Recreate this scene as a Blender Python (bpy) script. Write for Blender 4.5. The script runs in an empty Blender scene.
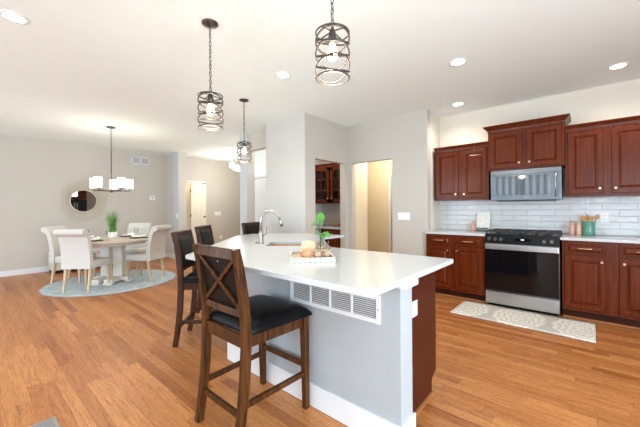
import bpy, bmesh, math, random
from mathutils import Vector, Matrix
random.seed(7)
S = bpy.context.scene
COL = S.collection
PI = math.pi
# ---------------------------------------------------------------- camera
cam = bpy.data.cameras.new('camera'); co = bpy.data.objects.new('camera', cam); COL.objects.link(co)
cam.sensor_width = 36; cam.lens = 307.6/640*36; cam.shift_y = -0.00734; cam.clip_start = .03
co.matrix_world = Matrix.Translation((0, 0, 1.2607)) @ Matrix.Rotation(.712, 4, 'Z') @ Matrix.Rotation(PI/2, 4, 'X') @ Matrix.Rotation(-.0073, 4, 'Z')
S.camera = co
# ---------------------------------------------------------------- exposure, world, daylight through the windows
S.view_settings.view_transform = 'Standard'; S.view_settings.look = 'None'
S.view_settings.gamma = 1; S.view_settings.use_curve_mapping = False
S.view_settings.exposure = 0.14
W = bpy.data.worlds.new('world'); S.world = W; W.use_nodes = True
W.node_tree.nodes['Background'].inputs[0].default_value = (.85, .93, 1, 1)
W.node_tree.nodes['Background'].inputs[1].default_value = 1.0
S.cycles.max_bounces = 10; S.cycles.diffuse_bounces = 7; S.cycles.glossy_bounces = 4
S.cycles.transmission_bounces = 8; S.cycles.transparent_max_bounces = 12
S.cycles.caustics_refractive = False; S.cycles.caustics_reflective = False
S.cycles.sample_clamp_indirect = 6
S.cycles.use_denoising = True
def lamp(kind, name, loc, energy, color=(1, 1, 1), rot=(0, 0, 0), **k):
    l = bpy.data.lights.new(name, kind); l.energy = energy; l.color = color
    for a, v in k.items(): setattr(l, a, v)
    o = bpy.data.objects.new(name, l); COL.objects.link(o); o.location = loc; o.rotation_euler = rot
    return o
DAY = (.72, .87, 1)
for wx in (-6.9, -4.3, -1.7, .9):     # daylight entering the four windows of the south wall
    lamp('AREA', 'window_daylight', (wx, -3.28, 1.35), 88 if wx < -6 else 84, DAY, (PI/2, 0, 0), shape='RECTANGLE', size=1.9, size_y=2.1)
lamp('AREA', 'patio_daylight', (2.68, .3, 1.15), 290, DAY, (PI/2, 0, PI/2), shape='RECTANGLE', size=2.6, size_y=2.1)

H = 2.731; XD = -8.47; XA = -3.246; YA = 4.549; XR = -1.791; YO = 4.455; YU = 4.754; YK = 5.084
XE = 2.6; YS = -3.2; YN = 7.2
# ---------------------------------------------------------------- materials
def nt(name):
    m = bpy.data.materials.new(name); m.use_nodes = True
    t = m.node_tree; b = t.nodes['Principled BSDF']
    return m, t, b
def N(t, kind, **k):
    n = t.nodes.new(kind)
    for a, v in k.items(): setattr(n, a, v)
    return n
def mat(name, col, rough=.5, metal=0, spec=.5, bump=0, bscale=60, var=0, vscale=8, **k):
    m, t, b = nt(name)
    b.inputs['Base Color'].default_value = (*col, 1); b.inputs['Roughness'].default_value = rough
    b.inputs['Metallic'].default_value = metal; b.inputs['Specular IOR Level'].default_value = spec
    for a, v in k.items(): b.inputs[a].default_value = v
    tc = N(t, 'ShaderNodeTexCoord')
    if var:
        n = N(t, 'ShaderNodeTexNoise'); n.inputs['Scale'].default_value = vscale; n.inputs['Detail'].default_value = 4
        t.links.new(tc.outputs['Object'], n.inputs['Vector'])
        r = N(t, 'ShaderNodeValToRGB'); r.color_ramp.elements[0].position = .3; r.color_ramp.elements[1].position = .7
        r.color_ramp.elements[0].color = (*[c*(1-var) for c in col], 1); r.color_ramp.elements[1].color = (*[min(1, c*(1+var)) for c in col], 1)
        t.links.new(n.outputs['Fac'], r.inputs['Fac']); t.links.new(r.outputs['Color'], b.inputs['Base Color'])
    if bump:
        n = N(t, 'ShaderNodeTexNoise'); n.inputs['Scale'].default_value = bscale; n.inputs['Detail'].default_value = 3
        t.links.new(tc.outputs['Object'], n.inputs['Vector'])
        bp = N(t, 'ShaderNodeBump'); bp.inputs['Strength'].default_value = bump; bp.inputs['Distance'].default_value = .004
        t.links.new(n.outputs['Fac'], bp.inputs['Height']); t.links.new(bp.outputs['Normal'], b.inputs['Normal'])
    return m
def emit(name, col, s):
    m, t, b = nt(name); b.inputs['Base Color'].default_value = (*col, 1)
    b.inputs['Emission Color'].default_value = (*col, 1); b.inputs['Emission Strength'].default_value = s
    return m
def math_(t, op, a, b=None):
    n = N(t, 'ShaderNodeMath', operation=op)
    for i, v in enumerate((a, b)):
        if v is None: continue
        if isinstance(v, (int, float)): n.inputs[i].default_value = v
        else: t.links.new(v, n.inputs[i])
    return n.outputs[0]
def wood(name, c0, c1, rough=.3, axis='Z', coat=.0, scale=1.0):
    m, t, b = nt(name)
    tc = N(t, 'ShaderNodeTexCoord'); mp = N(t, 'ShaderNodeMapping')
    sc = {'X': (1.2, 22, 22), 'Y': (22, 1.2, 22), 'Z': (22, 22, 1.2)}[axis]
    mp.inputs['Scale'].default_value = [s*scale for s in sc]
    t.links.new(tc.outputs['Object'], mp.inputs['Vector'])
    n = N(t, 'ShaderNodeTexNoise'); n.inputs['Scale'].default_value = 2.2; n.inputs['Detail'].default_value = 6; n.inputs['Distortion'].default_value = .6
    t.links.new(mp.outputs[0], n.inputs['Vector'])
    r = N(t, 'ShaderNodeValToRGB'); r.color_ramp.elements[0].position = .32; r.color_ramp.elements[1].position = .68
    r.color_ramp.elements[0].color = (*c0, 1); r.color_ramp.elements[1].color = (*c1, 1)
    t.links.new(n.outputs['Fac'], r.inputs['Fac']); t.links.new(r.outputs[0], b.inputs['Base Color'])
    b.inputs['Roughness'].default_value = rough; b.inputs['Specular IOR Level'].default_value = .2; b.inputs['Coat Weight'].default_value = coat; b.inputs['Coat Roughness'].default_value = .15
    return m
def floor_mat():
    m, t, b = nt('oak_strip_floor')
    tc = N(t, 'ShaderNodeTexCoord'); sx = N(t, 'ShaderNodeSeparateXYZ'); t.links.new(tc.outputs['Object'], sx.inputs[0])
    w, L = .072, 1.0
    row = math_(t, 'FLOOR', math_(t, 'DIVIDE', sx.outputs[1], w))
    wn = N(t, 'ShaderNodeTexWhiteNoise', noise_dimensions='1D'); t.links.new(row, wn.inputs['W'])
    xo = math_(t, 'DIVIDE', math_(t, 'ADD', sx.outputs[0], math_(t, 'MULTIPLY', wn.outputs['Value'], 7.3)), L)
    cl = math_(t, 'FLOOR', xo)
    cb = N(t, 'ShaderNodeCombineXYZ'); t.links.new(row, cb.inputs[0]); t.links.new(cl, cb.inputs[1])
    w2 = N(t, 'ShaderNodeTexWhiteNoise', noise_dimensions='2D'); t.links.new(cb.outputs[0], w2.inputs['Vector'])
    mp = N(t, 'ShaderNodeMapping'); mp.inputs['Scale'].default_value = (1.6, 24, 1)
    ad = N(t, 'ShaderNodeVectorMath', operation='ADD'); t.links.new(tc.outputs['Object'], ad.inputs[0])
    sc = N(t, 'ShaderNodeVectorMath', operation='SCALE'); sc.inputs['Scale'].default_value = 11; t.links.new(w2.outputs['Color'], sc.inputs[0]); t.links.new(sc.outputs[0], ad.inputs[1])
    t.links.new(ad.outputs[0], mp.inputs['Vector'])
    n = N(t, 'ShaderNodeTexNoise'); n.inputs['Scale'].default_value = 2.4; n.inputs['Detail'].default_value = 7; n.inputs['Roughness'].default_value = .62; n.inputs['Distortion'].default_value = 1.2
    t.links.new(mp.outputs[0], n.inputs['Vector'])
    r = N(t, 'ShaderNodeValToRGB'); e = r.color_ramp.elements
    e[0].position = 0; e[0].color = (.36, .118, .030, 1); e[1].position = 1; e[1].color = (.58, .250, .080, 1)
    x = e.new(.35); x.color = (.465, .178, .052, 1); x = e.new(.75); x.color = (.52, .21, .064, 1)
    t.links.new(w2.outputs['Value'], r.inputs['Fac'])
    g = N(t, 'ShaderNodeValToRGB'); g.color_ramp.elements[0].position = .28; g.color_ramp.elements[0].color = (.46, .36, .28, 1)
    g.color_ramp.elements[1].position = .53; g.color_ramp.elements[1].color = (1, 1, 1, 1)
    t.links.new(n.outputs['Fac'], g.inputs['Fac'])
    n3 = N(t, 'ShaderNodeTexNoise'); n3.inputs['Scale'].default_value = 3.5; n3.inputs['Detail'].default_value = 3; n3.inputs['Distortion'].default_value = 2.5
    mp3 = N(t, 'ShaderNodeMapping'); mp3.inputs['Scale'].default_value = (1.4, 13, 1); t.links.new(ad.outputs[0], mp3.inputs['Vector']); t.links.new(mp3.outputs[0], n3.inputs['Vector'])
    rg_ = math_(t, 'ABSOLUTE', math_(t, 'SUBTRACT', math_(t, 'FRACT', math_(t, 'MULTIPLY', n3.outputs['Fac'], 7)), .5))
    gr = N(t, 'ShaderNodeValToRGB'); gr.color_ramp.elements[0].position = .0; gr.color_ramp.elements[0].color = (.58, .47, .38, 1); gr.color_ramp.elements[1].position = .2; gr.color_ramp.elements[1].color = (1, 1, 1, 1)
    t.links.new(rg_, gr.inputs['Fac'])
    mg = N(t, 'ShaderNodeMix', data_type='RGBA', blend_type='MULTIPLY'); mg.inputs[0].default_value = 1; t.links.new(r.outputs[0], mg.inputs[6]); t.links.new(gr.outputs[0], mg.inputs[7])
    mx = N(t, 'ShaderNodeMix', data_type='RGBA', blend_type='MULTIPLY'); mx.inputs[0].default_value = .85
    t.links.new(mg.outputs[2], mx.inputs[6]); t.links.new(g.outputs[0], mx.inputs[7])
    fy = math_(t, 'FRACT', math_(t, 'DIVIDE', sx.outputs[1], w)); fx = math_(t, 'FRACT', xo)
    sy = math_(t, 'LESS_THAN', fy, .03); sxx = math_(t, 'LESS_THAN', fx, .003)
    seam = math_(t, 'MAXIMUM', sy, sxx)
    mx2 = N(t, 'ShaderNodeMix', data_type='RGBA', blend_type='MULTIPLY'); t.links.new(math_(t, 'MULTIPLY', seam, .55), mx2.inputs[0])
    t.links.new(mx.outputs[2], mx2.inputs[6]); mx2.inputs[7].default_value = (.25, .16, .1, 1)
    t.links.new(mx2.outputs[2], b.inputs['Base Color'])
    b.inputs['Roughness'].default_value = .38
    b.inputs['Specular IOR Level'].default_value = .45
    bp = N(t, 'ShaderNodeBump'); bp.inputs['Strength'].default_value = .12; bp.inputs['Distance'].default_value = .002
    t.links.new(math_(t, 'SUBTRACT', n.outputs['Fac'], seam), bp.inputs['Height']); t.links.new(bp.outputs[0], b.inputs['Normal'])
    return m
def tile_mat(name, col, grout, rough, wave=.5):
    m, t, b = nt(name)
    tc = N(t, 'ShaderNodeTexCoord'); mp = N(t, 'ShaderNodeMapping'); mp.inputs['Rotation'].default_value = (PI/2, 0, 0)
    sx = N(t, 'ShaderNodeSeparateXYZ'); t.links.new(tc.outputs['Object'], sx.inputs[0])
    cb = N(t, 'ShaderNodeCombineXYZ'); t.links.new(sx.outputs[0], cb.inputs[0]); t.links.new(sx.outputs[2], cb.inputs[1])
    br = N(t, 'ShaderNodeTexBrick'); br.inputs['Scale'].default_value = 1; br.inputs['Brick Width'].default_value = .305
    br.inputs['Row Height'].default_value = .0765; br.inputs['Mortar Size'].default_value = .003; br.inputs['Mortar Smooth'].default_value = .3
    br.inputs['Color1'].default_value = (*col, 1); br.inputs['Color2'].default_value = (*[c*.93 for c in col], 1); br.inputs['Mortar'].default_value = (*grout, 1)
    t.links.new(cb.outputs[0], br.inputs['Vector']); t.links.new(br.outputs['Color'], b.inputs['Base Color'])
    b.inputs['Roughness'].default_value = rough
    n = N(t, 'ShaderNodeTexNoise'); n.inputs['Scale'].default_value = 1; n.inputs['Detail'].default_value = 2
    mp.inputs['Rotation'].default_value = (0, 0, 0); mp.inputs['Scale'].default_value = (9, 24, 1)
    t.links.new(cb.outputs[0], mp.inputs['Vector']); t.links.new(mp.outputs[0], n.inputs['Vector'])
    b1 = N(t, 'ShaderNodeBump'); b1.inputs['Strength'].default_value = wave; b1.inputs['Distance'].default_value = .012
    t.links.new(n.outputs['Fac'], b1.inputs['Height'])
    b2 = N(t, 'ShaderNodeBump', invert=True); b2.inputs['Strength'].default_value = .8; b2.inputs['Distance'].default_value = .006
    t.links.new(br.outputs['Fac'], b2.inputs['Height']); t.links.new(b1.outputs[0], b2.inputs['Normal']); t.links.new(b2.outputs[0], b.inputs['Normal'])
    return m
def mat_rug(name, c0, c1, kind):
    m, t, b = nt(name)
    tc = N(t, 'ShaderNodeTexCoord')
    if kind == 'medallion':
        sx = N(t, 'ShaderNodeSeparateXYZ'); t.links.new(tc.outputs['Object'], sx.inputs[0])
        fx = math_(t, 'SUBTRACT', math_(t, 'FRACT', math_(t, 'ADD', math_(t, 'DIVIDE', sx.outputs[0], .56), .5)), .5)
        ax = math_(t, 'MULTIPLY', fx, .56); ay = math_(t, 'MULTIPLY', sx.outputs[1], .72)
        rr = math_(t, 'SQRT', math_(t, 'ADD', math_(t, 'POWER', math_(t, 'ABSOLUTE', ax), 2), math_(t, 'POWER', math_(t, 'ABSOLUTE', ay), 2)))
        an = math_(t, 'ARCTAN2', ay, ax)
        pet = math_(t, 'MULTIPLY', math_(t, 'SINE', math_(t, 'MULTIPLY', an, 12)), .014)
        rings = math_(t, 'SINE', math_(t, 'MULTIPLY', math_(t, 'ADD', rr, pet), 105))
        n = N(t, 'ShaderNodeTexVoronoi', feature='DISTANCE_TO_EDGE'); n.inputs['Scale'].default_value = 26
        t.links.new(tc.outputs['Object'], n.inputs['Vector'])
        lace = math_(t, 'LESS_THAN', n.outputs['Distance'], .10)
        v = math_(t, 'MAXIMUM', math_(t, 'MULTIPLY', math_(t, 'GREATER_THAN', rings, .55), .9), math_(t, 'MULTIPLY', lace, .55))
        edge = math_(t, 'GREATER_THAN', rr, .255)
        fac = math_(t, 'MAXIMUM', v, edge)
    else:
        n = N(t, 'ShaderNodeTexNoise'); n.inputs['Scale'].default_value = 9; n.inputs['Detail'].default_value = 8; n.inputs['Roughness'].default_value = .75
        t.links.new(tc.outputs['Object'], n.inputs['Vector'])
        r = N(t, 'ShaderNodeValToRGB'); r.color_ramp.elements[0].position = .4; r.color_ramp.elements[1].position = .62
        t.links.new(n.outputs['Fac'], r.inputs['Fac']); fac = r.outputs[0]
    mx = N(t, 'ShaderNodeMix', data_type='RGBA'); t.links.new(fac, mx.inputs[0])
    mx.inputs[6].default_value = (*c0, 1); mx.inputs[7].default_value = (*c1, 1)
    t.links.new(mx.outputs[2], b.inputs['Base Color']); b.inputs['Roughness'].default_value = .95; b.inputs['Specular IOR Level'].default_value = .1
    return m
def chevron_mat():
    m, t, b = nt('chevron_tray_paint')
    tc = N(t, 'ShaderNodeTexCoord'); sx = N(t, 'ShaderNodeSeparateXYZ'); t.links.new(tc.outputs['Object'], sx.inputs[0])
    z = math_(t, 'ABSOLUTE', math_(t, 'SUBTRACT', math_(t, 'FRACT', math_(t, 'DIVIDE', sx.outputs[0], .034)), .5))
    s = math_(t, 'FRACT', math_(t, 'ADD', math_(t, 'DIVIDE', sx.outputs[2], .022), z))
    mx = N(t, 'ShaderNodeMix', data_type='RGBA'); t.links.new(math_(t, 'LESS_THAN', s, .4), mx.inputs[0])
    mx.inputs[6].default_value = (.66, .65, .63, 1); mx.inputs[7].default_value = (.36, .35, .31, 1)
    t.links.new(mx.outputs[2], b.inputs['Base Color']); b.inputs['Roughness'].default_value = .4
    return m
M = {}
M['wall'] = mat('greige_wall_paint', (.53, .50, .45), .85, bump=.05, bscale=160, var=.012, vscale=2)
M['wallk'] = mat('lamplit_wall_tone', (.72, .67, .58), .85, bump=.05, bscale=160, var=.012, vscale=2)  # greige wall lightened: glow of the recessed lights put into the colour
M['block'] = mat('pale_stone_wall_paint', (.52, .515, .49), .85, bump=.05, bscale=160, var=.012, vscale=2)
M['warmwall'] = mat('warm_hall_paint', (.68, .61, .48), .85, var=.012, vscale=2)
M['ceil'] = mat('flat_white_ceiling_paint', (.86, .945, .935), .95, bump=.08, bscale=220, var=.01)
M['trim'] = mat('white_trim_paint', (.70, .72, .735), .4, var=.01)
M['greyp'] = mat('pale_blue_grey_paint', (.37, .40, .42), .6, var=.015, vscale=3)
M['col_daylit'] = mat('daylit_column_tint', (.53, .565, .59), .7, var=.01)  # cool daylight painted into the window-side faces of the columns
M['floor'] = floor_mat()
M['tile'] = tile_mat('glazed_subway_tile', (.66, .665, .67), (.50, .50, .495), .08, .55)
M['tile2'] = tile_mat('beige_pantry_tile', (.62, .52, .46), (.36, .30, .26), .25, .1)
M['cherry'] = wood('cherry_cabinet_wood', (.078, .0125, .0027), (.135, .025, .0055), .22, 'Z', .0)
M['cherrydk'] = wood('dark_cherry_frame_wood', (.045, .007, .003), (.09, .015, .006), .35, 'Z', .0)
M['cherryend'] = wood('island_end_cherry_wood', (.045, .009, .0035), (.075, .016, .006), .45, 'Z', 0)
M['oakshoe'] = wood('oak_quarter_round', (.30, .11, .04), (.42, .17, .06), .4, 'X')
M['toe'] = mat('toe_kick_wood', (.040, .010, .004), .5, spec=.15, var=.2)
M['quartz'] = mat('white_quartz', (.545, .57, .58), .16, var=.015, vscale=30)
M['steel'] = mat('brushed_stainless', (.50, .51, .52), .3, 1, var=.06, vscale=3)
M['mwsteel'] = mat('grey_blue_stainless', (.12, .135, .15), .3, 1, var=.05)
M['darksteel'] = mat('dark_stainless', (.16, .165, .17), .3, 1, var=.05)
M['chrome'] = mat('brushed_nickel', (.42, .41, .40), .28, 1, var=.03)
M['bronze'] = mat('oil_rubbed_bronze', (.075, .065, .058), .4, .7, var=.3, vscale=40)
M['blackglass'] = mat('black_oven_glass', (.004, .004, .005), .05, 0, .35, var=.1)
M['mwglass'] = mat('microwave_door_glass', (.05, .06, .07), .05, .12, .6, var=.05)
M['iron'] = mat('cast_iron', (.012, .012, .013), .45, var=.2)
M['blackpl'] = mat('black_control_panel', (.010, .011, .012), .25, spec=.25, var=.1)
M['brass'] = mat('satin_champagne_brass', (.68, .50, .30), .28, 1, var=.04)
M['gold'] = mat('thin_gold_wire', (.78, .66, .48), .45, .3, var=.05)
M['mirror'] = mat('mirror_silver', (.9, .9, .9), .02, 1, var=.002)
M['stoolw'] = wood('walnut_stool_wood', (.018, .006, .0018), (.105, .036, .008), .36, 'Z', .0, 1.4)
M['stoolw2'] = wood('dark_walnut_stool_wood', (.022, .008, .004), (.075, .028, .013), .38, 'Z', .0, 1.4)
M['leather'] = mat('black_faux_leather', (.005, .005, .005), .30, 0, .09, bump=.25, bscale=90, var=.2)
M['padl'] = mat('dark_brown_faux_leather', (.009, .007, .006), .42, 0, .12, bump=.2, bscale=90, var=.15)
M['linen'] = mat('cream_linen', (.60, .585, .55), .95, 0, .1, bump=.3, bscale=320, var=.03, vscale=20)
M['linenb'] = mat('oatmeal_linen', (.62, .51, .38), .95, 0, .1, bump=.3, bscale=320, var=.03, vscale=20)
M['lightwood'] = wood('pale_oak_leg_wood', (.48, .36, .23), (.63, .50, .34), .5)
M['table'] = wood('whitewashed_table_wood', (.50, .42, .33), (.66, .58, .48), .45, 'X')
M['tablebase'] = wood('whitewashed_pedestal_wood', (.60, .56, .50), (.72, .69, .64), .5, 'Z')
M['rug'] = mat_rug('blue_grey_rug', (.38, .46, .49), (.58, .63, .64), 'mottled')
M['rugedge'] = mat('grey_rug_edge', (.36, .42, .45), .9, var=.1)
M['mat'] = mat_rug('medallion_runner', (.76, .73, .66), (.50, .47, .42), 'medallion')
M['white'] = mat('white_ceramic', (.85, .85, .83), .2, var=.01)
M['cloth'] = mat('white_napkin_cloth', (.82, .81, .78), .9, var=.02)
M['charger'] = mat('charcoal_charger', (.05, .045, .04), .4, var=.1)
M['green'] = mat('grass_leaf_green', (.10, .26, .045), .5, var=.45, vscale=18)
M['leaf'] = mat('bright_leaf_green', (.07, .26, .03), .4, var=.25, vscale=20)
M['leafdk'] = mat('dusty_leaf_green', (.12, .20, .10), .5, var=.25, vscale=20)
M['plate'] = mat('white_plastic_plate', (.84, .84, .83), .35, var=.005)
M['dark'] = mat('dark_slot', (.03, .03, .03), .6, var=.1)
M['greyslot'] = mat('grey_duct_interior', (.22, .22, .22), .7, var=.1)
M['copper'] = mat('copper_sink_metal', (.52, .26, .16), .35, .7, var=.12, vscale=20)
M['board'] = wood('light_board_wood', (.62, .42, .26), (.78, .60, .42), .5)
M['woodball'] = wood('tan_bowl_wood', (.46, .24, .13), (.60, .36, .22), .45, 'X')
M['pink'] = mat('blush_ceramic', (.70, .37, .28), .35, var=.03)
M['pinkpale'] = mat('pale_pink_salt', (.72, .60, .55), .6, var=.05)
M['peach'] = mat('peach_ceramic', (.72, .46, .33), .4, var=.03)
M['teal'] = mat('sage_green_ceramic', (.115, .30, .22), .2, var=.06)
M['spoon'] = wood('honey_spoon_wood', (.45, .20, .06), (.62, .32, .12), .5)
M['paper'] = mat('cream_paper', (.80, .78, .73), .7, var=.02)
M['ink'] = mat('pale_grey_ink', (.45, .44, .42), .7, var=.05)
M['shade'] = emit('frosted_lit_glass', (1, .95, .87), 3.2)
M['bulb'] = emit('warm_bulb', (1, .78, .45), 26)
M['can'] = emit('recessed_led', (1, .95, .86), 14)
M['display'] = emit('oven_clock_display', (.7, .85, 1), .25)
M['chev'] = chevron_mat()
def glass_mat(name, tint=(1, 1, 1), rough=0.0, alpha=.14):
    m, t, b = nt(name)
    out = t.nodes['Material Output']
    g = N(t, 'ShaderNodeBsdfGlossy'); g.inputs['Roughness'].default_value = .03
    tr = N(t, 'ShaderNodeBsdfTransparent'); tr.inputs[0].default_value = (*tint, 1)
    lw = N(t, 'ShaderNodeLayerWeight'); lw.inputs[0].default_value = .18
    mx = N(t, 'ShaderNodeMixShader'); t.links.new(lw.outputs['Fresnel'], mx.inputs[0])
    t.links.new(tr.outputs[0], mx.inputs[1]); t.links.new(g.outputs[0], mx.inputs[2]); t.links.new(mx.outputs[0], out.inputs[0])
    return m
M['glass'] = glass_mat('clear_thin_glass', (.93, .94, .94))
M['bottle'] = glass_mat('clear_bottle_glass', (.90, .86, .80))

# ---------------------------------------------------------------- mesh helper
class MB:
    def __init__(s): s.b = bmesh.new(); s.mats = []; s.cur = 0
    def m(s, mt):
        if mt not in s.mats: s.mats.append(mt)
        s.cur = s.mats.index(mt); return s
    def face(s, vs):
        try: f = s.b.faces.new(vs); f.material_index = s.cur; return f
        except ValueError: return None
    def box(s, x0, x1, y0, y1, z0, z1, bev=0):
        x0, x1 = min(x0, x1), max(x0, x1); y0, y1 = min(y0, y1), max(y0, y1); z0, z1 = min(z0, z1), max(z0, z1)
        v = [s.b.verts.new((x, y, z)) for x in (x0, x1) for y in (y0, y1) for z in (z0, z1)]
        fs = [s.face([v[i] for i in q]) for q in ((0, 1, 3, 2), (4, 6, 7, 5), (0, 4, 5, 1), (2, 3, 7, 6), (0, 2, 6, 4), (1, 5, 7, 3))]
        if bev:
            es = set(e for f in fs for e in f.edges)
            r = bmesh.ops.bevel(s.b, geom=list(es), offset=bev, segments=2, affect='EDGES', profile=.6)
            for f in r['faces']: f.material_index = s.cur
        return s
    def bar(s, p, q, w, d, up=(0, 0, 1), w2=None, d2=None):   # rectangular bar p->q, w along side, d along 'up' cross
        p = Vector(p); q = Vector(q); a = (q-p).normalized(); u = Vector(up)
        sd = a.cross(u)
        if sd.length < 1e-4: sd = a.cross(Vector((0, 1, 0)))
        sd.normalize(); n = sd.cross(a).normalized(); w2 = w2 or w; d2 = d2 or d
        r = []
        for c, ww, dd in ((p, w, d), (q, w2, d2)):
            r.append([s.b.verts.new(c+sd*ww/2*i+n*dd/2*j) for i, j in ((-1, -1), (1, -1), (1, 1), (-1, 1))])
        for i in range(4): s.face([r[0][i], r[0][(i+1) % 4], r[1][(i+1) % 4], r[1][i]])
        s.face(r[0][::-1]); s.face(r[1]); return s
    def sweep(s, pts, w, d, side=(1, 0, 0), ws=None):   # rectangular section along a path, side axis fixed
        pts = [Vector(p) for p in pts]; sd = Vector(side).normalized(); R = []
        for i, p in enumerate(pts):
            a = (pts[min(i+1, len(pts)-1)]-pts[max(i-1, 0)]).normalized(); n = a.cross(sd).normalized()
            k = ws[i] if ws else 1
            R.append([s.b.verts.new(p+sd*w*k/2*x+n*d*k/2*y) for x, y in ((-1, -1), (1, -1), (1, 1), (-1, 1))])
        for a, b_ in zip(R, R[1:]):
            for i in range(4): s.face([a[i], a[(i+1) % 4], b_[(i+1) % 4], b_[i]])
        s.face(R[0][::-1]); s.face(R[-1]); return s
    def tube(s, pts, r, n=8, closed=False, rs=None, cap=True):
        pts = [Vector(p) for p in pts]; R = []; up = Vector((0, 0, 1)); k = len(pts); prev = None
        for i, p in enumerate(pts):
            if closed: a = (pts[(i+1) % k]-pts[i-1]).normalized()
            else: a = (pts[min(i+1, k-1)]-pts[max(i-1, 0)]).normalized()
            if prev is None:
                sd = a.cross(up)
                if sd.length < 1e-3: sd = a.cross(Vector((1, 0, 0)))
            else: sd = prev-a*prev.dot(a)
            sd.normalize(); prev = sd; u = a.cross(sd); rr = rs[i] if rs else r
            R.append([s.b.verts.new(p+(sd*math.cos(t*2*PI/n)+u*math.sin(t*2*PI/n))*rr) for t in range(n)])
        rng = range(k) if closed else range(k-1)
        for i in rng:
            a, b_ = R[i], R[(i+1) % k]
            for t in range(n):
                f = s.face([a[t], a[(t+1) % n], b_[(t+1) % n], b_[t]])
                if f: f.smooth = True
        if not closed and cap: s.face(R[0][::-1]); s.face(R[-1])
        return s
    def lathe(s, prof, c=(0, 0, 0), n=24, sx=1, sy=1, cap0=True, cap1=True, axis='Z', smooth=True):
        R = []; c = Vector(c)
        for r, z in prof:
            ring = []
            for t in range(n):
                x, y = r*sx*math.cos(t*2*PI/n), r*sy*math.sin(t*2*PI/n)
                p = (x, y, z) if axis == 'Z' else ((x, -z, y) if axis == 'Y' else (z, x, y))
                ring.append(s.b.verts.new(c+Vector(p)))
            R.append(ring)
        for a, b_ in zip(R, R[1:]):
            for t in range(n):
                f = s.face([a[t], a[(t+1) % n], b_[(t+1) % n], b_[t]])
                if f: f.smooth = smooth
        if cap0: s.face(R[0][::-1])
        if cap1: s.face(R[-1])
        return s
    def prism(s, poly, z0, z1, bev=0):
        a = [s.b.verts.new((x, y, z0)) for x, y in poly]; b_ = [s.b.verts.new((x, y, z1)) for x, y in poly]
        n = len(poly); fs = [s.face(a[::-1]), s.face(b_)]
        for i in range(n): fs.append(s.face([a[i], a[(i+1) % n], b_[(i+1) % n], b_[i]]))
        if bev: bmesh.ops.bevel(s.b, geom=list(set(e for f in fs for e in f.edges)), offset=bev, segments=2, affect='EDGES', profile=.6)
        return s
    def grid(s, f, nu, nv, smooth=True):
        V = [[s.b.verts.new(f(i/nu, j/nv)) for j in range(nv+1)] for i in range(nu+1)]
        for i in range(nu):
            for j in range(nv):
                q = s.face([V[i][j], V[i+1][j], V[i+1][j+1], V[i][j+1]])
                if q: q.smooth = smooth
        return s
    def done(s, name, mt=None, parent=None, loc=None, rot=None, solid=0, bevel=0, sub=0, smooth=False):
        if mt is not None and not s.mats: s.mats = [mt]
        bmesh.ops.recalc_face_normals(s.b, faces=s.b.faces)
        me = bpy.data.meshes.new(name); s.b.to_mesh(me); s.b.free()
        for x in s.mats: me.materials.append(x)
        if smooth:
            for p in me.polygons: p.use_smooth = True
        o = bpy.data.objects.new(name, me); COL.objects.link(o)
        if parent is not None: o.parent = parent
        if loc is not None: o.location = loc
        if rot is not None: o.rotation_euler = rot
        if solid: md = o.modifiers.new('t', 'SOLIDIFY'); md.thickness = solid; md.offset = 0
        if bevel: md = o.modifiers.new('b', 'BEVEL'); md.width = bevel; md.segments = 2; md.limit_method = 'ANGLE'
        if sub: md = o.modifiers.new('s', 'SUBSURF'); md.levels = sub; md.render_levels = sub
        return o
def tag(o, label, cat, group=None):
    o['label'] = label; o['category'] = cat
    if group: o['group'] = group
    return o
def root(name, label, cat, loc=(0, 0, 0), rz=0, group=None):
    o = bpy.data.objects.new(name, None); COL.objects.link(o); o.location = loc; o.rotation_euler = (0, 0, rz); o.empty_display_size = .1
    return tag(o, label, cat, group)
def sroot(name):
    o = bpy.data.objects.new(name, None); COL.objects.link(o); o['kind'] = 'structure'; return o
def st(name, mb, mt, **k):
    o = mb.done(name, mt, **k)
    if o.parent is None: o['kind'] = 'structure'
    return o
def dup(r, loc, rz, label=None, group=None):
    c = r.copy(); COL.objects.link(c); c.location = loc; c.rotation_euler = (0, 0, rz)
    if label: c['label'] = label
    if group: c['group'] = group
    for ch in list(r.children):
        d = ch.copy(); COL.objects.link(d); d.parent = c
        for g in list(ch.children):
            e = g.copy(); COL.objects.link(e); e.parent = d
    return c

# ================================================================ STRUCTURE
st('floor', MB().box(XD-.1, XE+.1, YS-.1, YN+.1, -.06, 0), M['floor'])
st('ceiling', MB().box(XD-.1, XE+.1, YS-.1, YN+.1, H, H+.06), M['ceil'])
st('wall_dining', MB().box(XD-.1, XD, YS, 3.56, 0, H), M['wall'])
st('wall_stub', MB().box(XD-.1, -8.08, 3.56, 3.75, 0, H), M['wall'])
t = MB(); t.m(M['wall']).box(-8.08, -7.8, 3.565, 3.75, 0, H); t.m(M['col_daylit']).box(-8.085, -7.803, 3.553, 3.566, 0, H)  # thin front slab carries the painted daylight tint
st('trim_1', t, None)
t = MB(); t.m(M['wall']).box(-5.14, -4.92, 3.565, 3.74, 0, H); t.m(M['col_daylit']).box(-5.143, -4.925, 3.553, 3.566, 0, H)
st('trim_2', t, None)
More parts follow.
